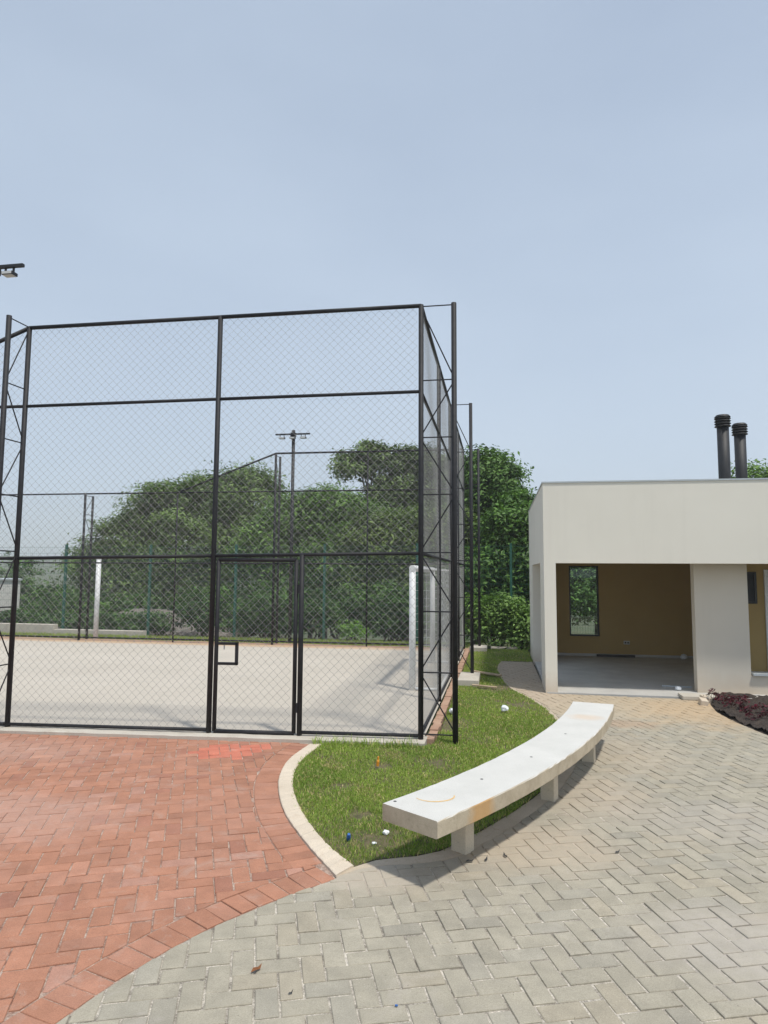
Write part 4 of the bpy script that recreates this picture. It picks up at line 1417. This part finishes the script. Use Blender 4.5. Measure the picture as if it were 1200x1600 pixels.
SH = [(-25.2, 31.5, 1.6, 2.6), (-17.4, 24.2, 1.1, 1.25), (-16.0, 22.6, 1.1, 1.0), (-15.2, 23.2, 1.3, 1.05), (-13.4, 23.8, 1.4, 1.1), (-11.2, 24.0, 1.5, 1.2), (-9.2, 22.6, 1.4, 1.3), (-7.3, 22.0, 1.4, 1.3),
      (-5.2, 21.6, 1.4, 1.2), (-3.4, 20.9, 1.3, 1.15), (-1.6, 20.6, 1.2, 1.2), (0.4, 19.6, 1.0, 0.9)]
for k, ((x, y, rx, rz), pl) in enumerate(zip(SH, places)):
    shrub(x, y, rx, rz, 5200, 0.10, (0.022, 0.042, 0.010), (0.075, 0.120, 0.030), 200 + k, 'dark green shrub ' + pl)
for k, (x, rx, pl) in enumerate(((-15.2, 0.8, 'below the hills at far left'), (-13.9, 0.8, 'left of the white post'), (-12.2, 0.8, 'just right of the white post'), (-10.6, 0.8, 'two posts left of the gate'),
                                 (-8.9, 0.8, 'left of the gate'), (-7.0, 0.9, 'behind the gate latch'), (-5.4, 0.9, 'behind the gate hinges'), (-2.9, 0.9, 'left of the goal'), (-1.3, 0.8, 'behind the goal net'))):
    shrub(x, 19.0 + 0.2 * (k % 3), rx, 0.36 if x < -9.5 else 0.75, 2600, 0.085, (0.018, 0.036, 0.009), (0.060, 0.098, 0.026), 240 + k, 'low dark undergrowth at the green fence foot ' + pl, group='low undergrowth behind the green fence')
shrub(-0.05, 17.3, 0.75, 0.72, 3600, 0.075, (0.060, 0.100, 0.026), (0.150, 0.195, 0.065), 300, 'light leafy bush at the end of the lawn by the pavilion', ry=0.5, base=-0.05, group='bushes at the end of the lawn')
shrub(0.52, 17.1, 0.36, 0.42, 1600, 0.065, (0.060, 0.100, 0.026), (0.150, 0.195, 0.065), 301, 'smaller low bush between the leafy bush and the pavilion wall', ry=0.35, base=-0.05, group='bushes at the end of the lawn')
shrub(-0.62, 17.35, 0.36, 0.78, 1700, 0.07, (0.060, 0.105, 0.024), (0.150, 0.20, 0.06), 302, 'upright bush behind the farthest cage leg', ry=0.4, base=-0.05, group='bushes at the end of the lawn')
shrub(-4.1, 18.7, 0.28, 0.20, 500, 0.07, (0.09, 0.15, 0.03), (0.17, 0.25, 0.06), 303, 'small bright green weed clump at the fence foot right of the gate', base=-0.02, group='weeds at the fence foot')

# ------------------------------------------------------------------ planting bed
bed_poly = [(9.0, 8.3), (2.99, 8.33), (2.86, 9.06), (2.82, 9.65), (2.90, 10.2), (3.0, 10.56), (3.0, 11.06), (9.0, 11.06)]
g = 0.05
gx0, gy0_ = 2.8, 8.3
nx, ny = int(2.6 / g), int(2.7 / g)
vs_, idx = [], {}
P = np.array([(gx0 + i * g, gy0_ + j * g) for j in range(ny) for i in range(nx)])
ins = inside(bed_poly, P)
mb = MB()
for k, (q, ok) in enumerate(zip(P, ins)):
    if ok:
        idx[k] = len(mb.v)
        mb.v.append((q[0], q[1], 0.012 + 0.035 * random.random() + 0.02 * math.sin(q[0] * 5) * math.cos(q[1] * 6)))
for j in range(ny - 1):
    for i in range(nx - 1):
        k = j * nx + i
        qs = (k, k + 1, k + nx + 1, k + nx)
        if all(a in idx for a in qs):
            mb.f.append(tuple(idx[a] for a in qs))
bed = mb.build('planting_bed', 'dark_soil')
tag(bed, kind='structure')
sheet('bed_soil', bed_poly, -0.004, 'dark_soil')
# low clay-stained stones edging the bed corner
for k, (x, y, a, lb_) in enumerate(((2.90, 10.42, 0.2, 'sand-coloured edging stone nearest the pavilion column'), (2.80, 10.18, -0.1, 'sand-coloured edging stone at the corner of the planting bed'))):
    o = MB().box(-0.05, 0.05, -0.1, 0.1, -0.02, 0.075).build('edging_stone', 'kerb', bevel=0.012)
    o.location = (x, y, 0)
    o.rotation_euler = (0.06, 0.1, a)
    tag(o, lb_, 'stone')

def plant(x, y, h, seed, label):
    e = empty('red_leaf_plant', (x, y, 0.02), label, 'plant', 'red-leaved plants in the soil bed')
    rr = np.random.default_rng(seed)
    mb = MB()
    for k in range(4):
        limb(mb, (x, y, 0.01), (x + rr.normal() * 0.05, y + rr.normal() * 0.05, h * 0.8), 0.004, 0.002, seed + k, 3, 0.2)
    mb.build('stem', 'bark', e)
    leaves([(x, y, h * 0.55, 0.09, 0.08, h * 0.45)], 56, 0.028, (0.085, 0.008, 0.018), (0.26, 0.022, 0.055), seed, clump=0.05, per=7, floor_z=0.01, name='foliage', parent=e, bright=0.55, green=(1, 1, 1))
PL = [(2.98, 10.35, 0.19, 'tallest crimson-leaved plant at the near corner of the bed by the wall'), (3.10, 10.12, 0.16, 'crimson-leaved plant second from the pavilion column'),
      (3.02, 9.85, 0.13, 'low crimson plant on the left rim of the bed'), (3.22, 9.78, 0.14, 'crimson plant in the middle of the soil bed'),
      (3.16, 9.45, 0.12, 'crimson plant towards the front of the bed'), (3.36, 9.55, 0.13, 'crimson plant at the right edge of the picture in the bed'),
      (3.10, 9.12, 0.10, 'small crimson plant on the front rim of the bed'), (3.30, 9.15, 0.11, 'small crimson plant close to the picture edge'),
      (3.35, 10.3, 0.11, 'small crimson plant close to the wall in the bed')]
for k, q in enumerate(PL):
    plant(q[0], q[1], q[2], 400 + k, q[3])

# ------------------------------------------------------------------ litter and small things
def crumple(name, c, r, mat, label, cat, seed, flat=0.7):
    import bmesh
    bm = bmesh.new()
    bmesh.ops.create_icosphere(bm, subdivisions=2, radius=r)
    rr = random.Random(seed)
    for vv in bm.verts:
        vv.co *= rr.uniform(0.72, 1.12)
        vv.co.z *= flat
    me = bpy.data.meshes.new(name)
    bm.to_mesh(me)
    bm.free()
    me.materials.append(MAT[mat])
    o = bpy.data.objects.new(name, me)
    o.location = (c[0], c[1], c[2] + r * flat * 0.85)
    link(o)
    tag(o, label, cat)
    return o
crumple('plastic_bag', (0.05, 9.03, 0.02), 0.052, 'plastic_white', 'round white scrap of plastic on the lawn behind the bench', 'litter', 1, 0.85)
crumple('plastic_scrap', (-0.60, 8.75, 0.02), 0.055, 'plastic_white', 'pale crumpled plastic at the foot of the cage end', 'litter', 2, 0.7)
crumple('paper_scrap', (-0.79, 4.74, 0.0), 0.024, 'plastic_white', 'white paper scrap in the grass under the near end of the bench', 'litter', 3)
crumple('paper_scrap', (-0.84, 4.56, 0.0), 0.018, 'plastic_white', 'smaller white scrap on the bare patch of the lawn', 'litter', 4, 0.5)
o = MB().lathe(0, 0, [(0.014, 0.0), (0.015, 0.03), (0.010, 0.042), (0.010, 0.05)], 12).build('bottle_cap', 'plastic_blue')
o.location = (-1.02, 4.58, 0.012)
o.rotation_euler = (0.5, 0.2, 0)
tag(o, 'blue plastic cap lying in the grass near the kerb', 'litter')
o = MB().lathe(0, 0, [(0.013, 0.0), (0.014, 0.045), (0.008, 0.06), (0.008, 0.085)], 12).build('marker_peg', 'plastic_orange')
o.location = (-1.13, 6.29, 0.02)
o.rotation_euler = (0.12, 0.1, 0)
tag(o, 'small orange plastic peg sticking up from the lawn', 'peg')
crumple('plastic_bag', (2.72, 11.2, 0.018), 0.05, 'plastic_white', 'white plastic scrap on the pavilion floor by the column', 'litter', 5, 0.7)
crumple('plastic_bag', (3.85, 15.3, 0.018), 0.075, 'plastic_white', 'white crumpled bag at the back of the pavilion floor', 'litter', 6, 0.8)
o = MB().box(-0.4, 0.4, -0.03, 0.03, 0.0, 0.05).build('timber_batten', 'old_cable', bevel=0.004)
o.location = (2.48, 15.38, 0.02)
tag(o, 'dark batten lying along the back wall of the pavilion', 'batten')
o = MB().box(-0.22, 0.22, -0.012, 0.012, 0.0, 0.02).build('metal_strip', 'flashing')
o.location = (2.78, 11.52, 0.02)
o.rotation_euler = (0, 0, -0.1)
tag(o, 'thin pale metal strip on the pavilion floor by the column', 'strip')
o = MB().box(-0.28, 0.28, -0.05, 0.05, 0.0, 0.025).build('plank', 'board', bevel=0.004)
o.location = (-0.24, 12.15, 0.04)
o.rotation_euler = (0, 0.04, -0.5)
tag(o, 'short weathered plank on the grass behind the footing block', 'plank')
o = MB().box(-0.2, 0.2, -0.03, 0.03, 0.0, 0.02).build('plank', 'board', bevel=0.004)
o.location = (-0.25, 10.85, 0.03)
o.rotation_euler = (0, 0.03, -0.25)
tag(o, 'thin offcut of timber in the grass before the footing block', 'plank')

def dead_leaf(x, y, s, rot, label, mat='dry_leaf', z=0.004):
    V = [(-s, 0, 0), (-0.3 * s, 0.42 * s, 0.25 * s), (0.55 * s, 0.3 * s, 0.12 * s), (s, 0, 0.02), (0.5 * s, -0.34 * s, 0.16 * s), (-0.35 * s, -0.4 * s, 0.3 * s), (0.0, 0.0, 0.06 * s)]
    o = MB().add(V, [(0, 6, 1), (1, 6, 2), (2, 6, 3), (3, 6, 4), (4, 6, 5), (5, 6, 0)]).build('dead_leaf', mat)
    o.location = (x, y, z)
    o.rotation_euler = (0.1, 0.05, rot)
    tag(o, label, 'leaf')
dead_leaf(-1.105, 3.065, 0.03, 1.0, 'curled brown dead leaf on the grey paving near the red border')
dead_leaf(-0.20, 4.40, 0.028, 0.3, 'dead leaf on the paving in front of the nearest bench leg', 'old_cable')
dead_leaf(-0.10, 4.44, 0.022, 1.3, 'small dead leaf right of the nearest bench leg', 'old_cable')
dead_leaf(0.02, 4.52, 0.024, 2.0, 'dead leaf a step right of the nearest bench leg', 'old_cable')
dead_leaf(-0.9, 2.93, 0.012, 0.5, 'tiny dark leaf bit on the grey paving at bottom centre', 'old_cable')
dead_leaf(0.74, 4.72, 0.018, 0.5, 'dark leaf bit on the open grey paving right of the bench', 'old_cable')
o = MB().box(-0.02, 0.02, -0.004, 0.004, 0.0, 0.004).build('plastic_strip', 'plastic_green')
o.location = (-0.355, 2.80, 0.004)
o.rotation_euler = (0, 0, 0.4)
tag(o, 'tiny green plastic strip on the paving at the bottom edge', 'litter')
o = MB().box(-0.006, 0.006, -0.004, 0.004, 0.0, 0.003).build('plastic_strip', 'plastic_blue')
o.location = (-0.44, 2.93, 0.004)
tag(o, 'tiny blue plastic chip on the grey paving at bottom centre', 'litter')

# ------------------------------------------------------------------ haze
HZ = True
if HZ:
    m = bpy.data.materials.new('haze_air')
    m.use_nodes = True
    nt = m.node_tree
    nt.nodes.clear()
    o_ = nt.nodes.new("ShaderNodeOutputMaterial")
    v_ = nt.nodes.new("ShaderNodeVolumePrincipled")
    v_.inputs["Color"].default_value = (0.95, 0.975, 1.0, 1)
    v_.inputs["Density"].default_value = 0.0011
    v_.inputs["Anisotropy"].default_value = 0.2
    nt.links.new(v_.outputs[0], o_.inputs["Volume"])
    MAT['haze'] = m
    hz = MB().box(-1610, 1610, -410, 1810, -5.0, 75.0).build('haze', 'haze')
    tag(hz, kind='stuff')
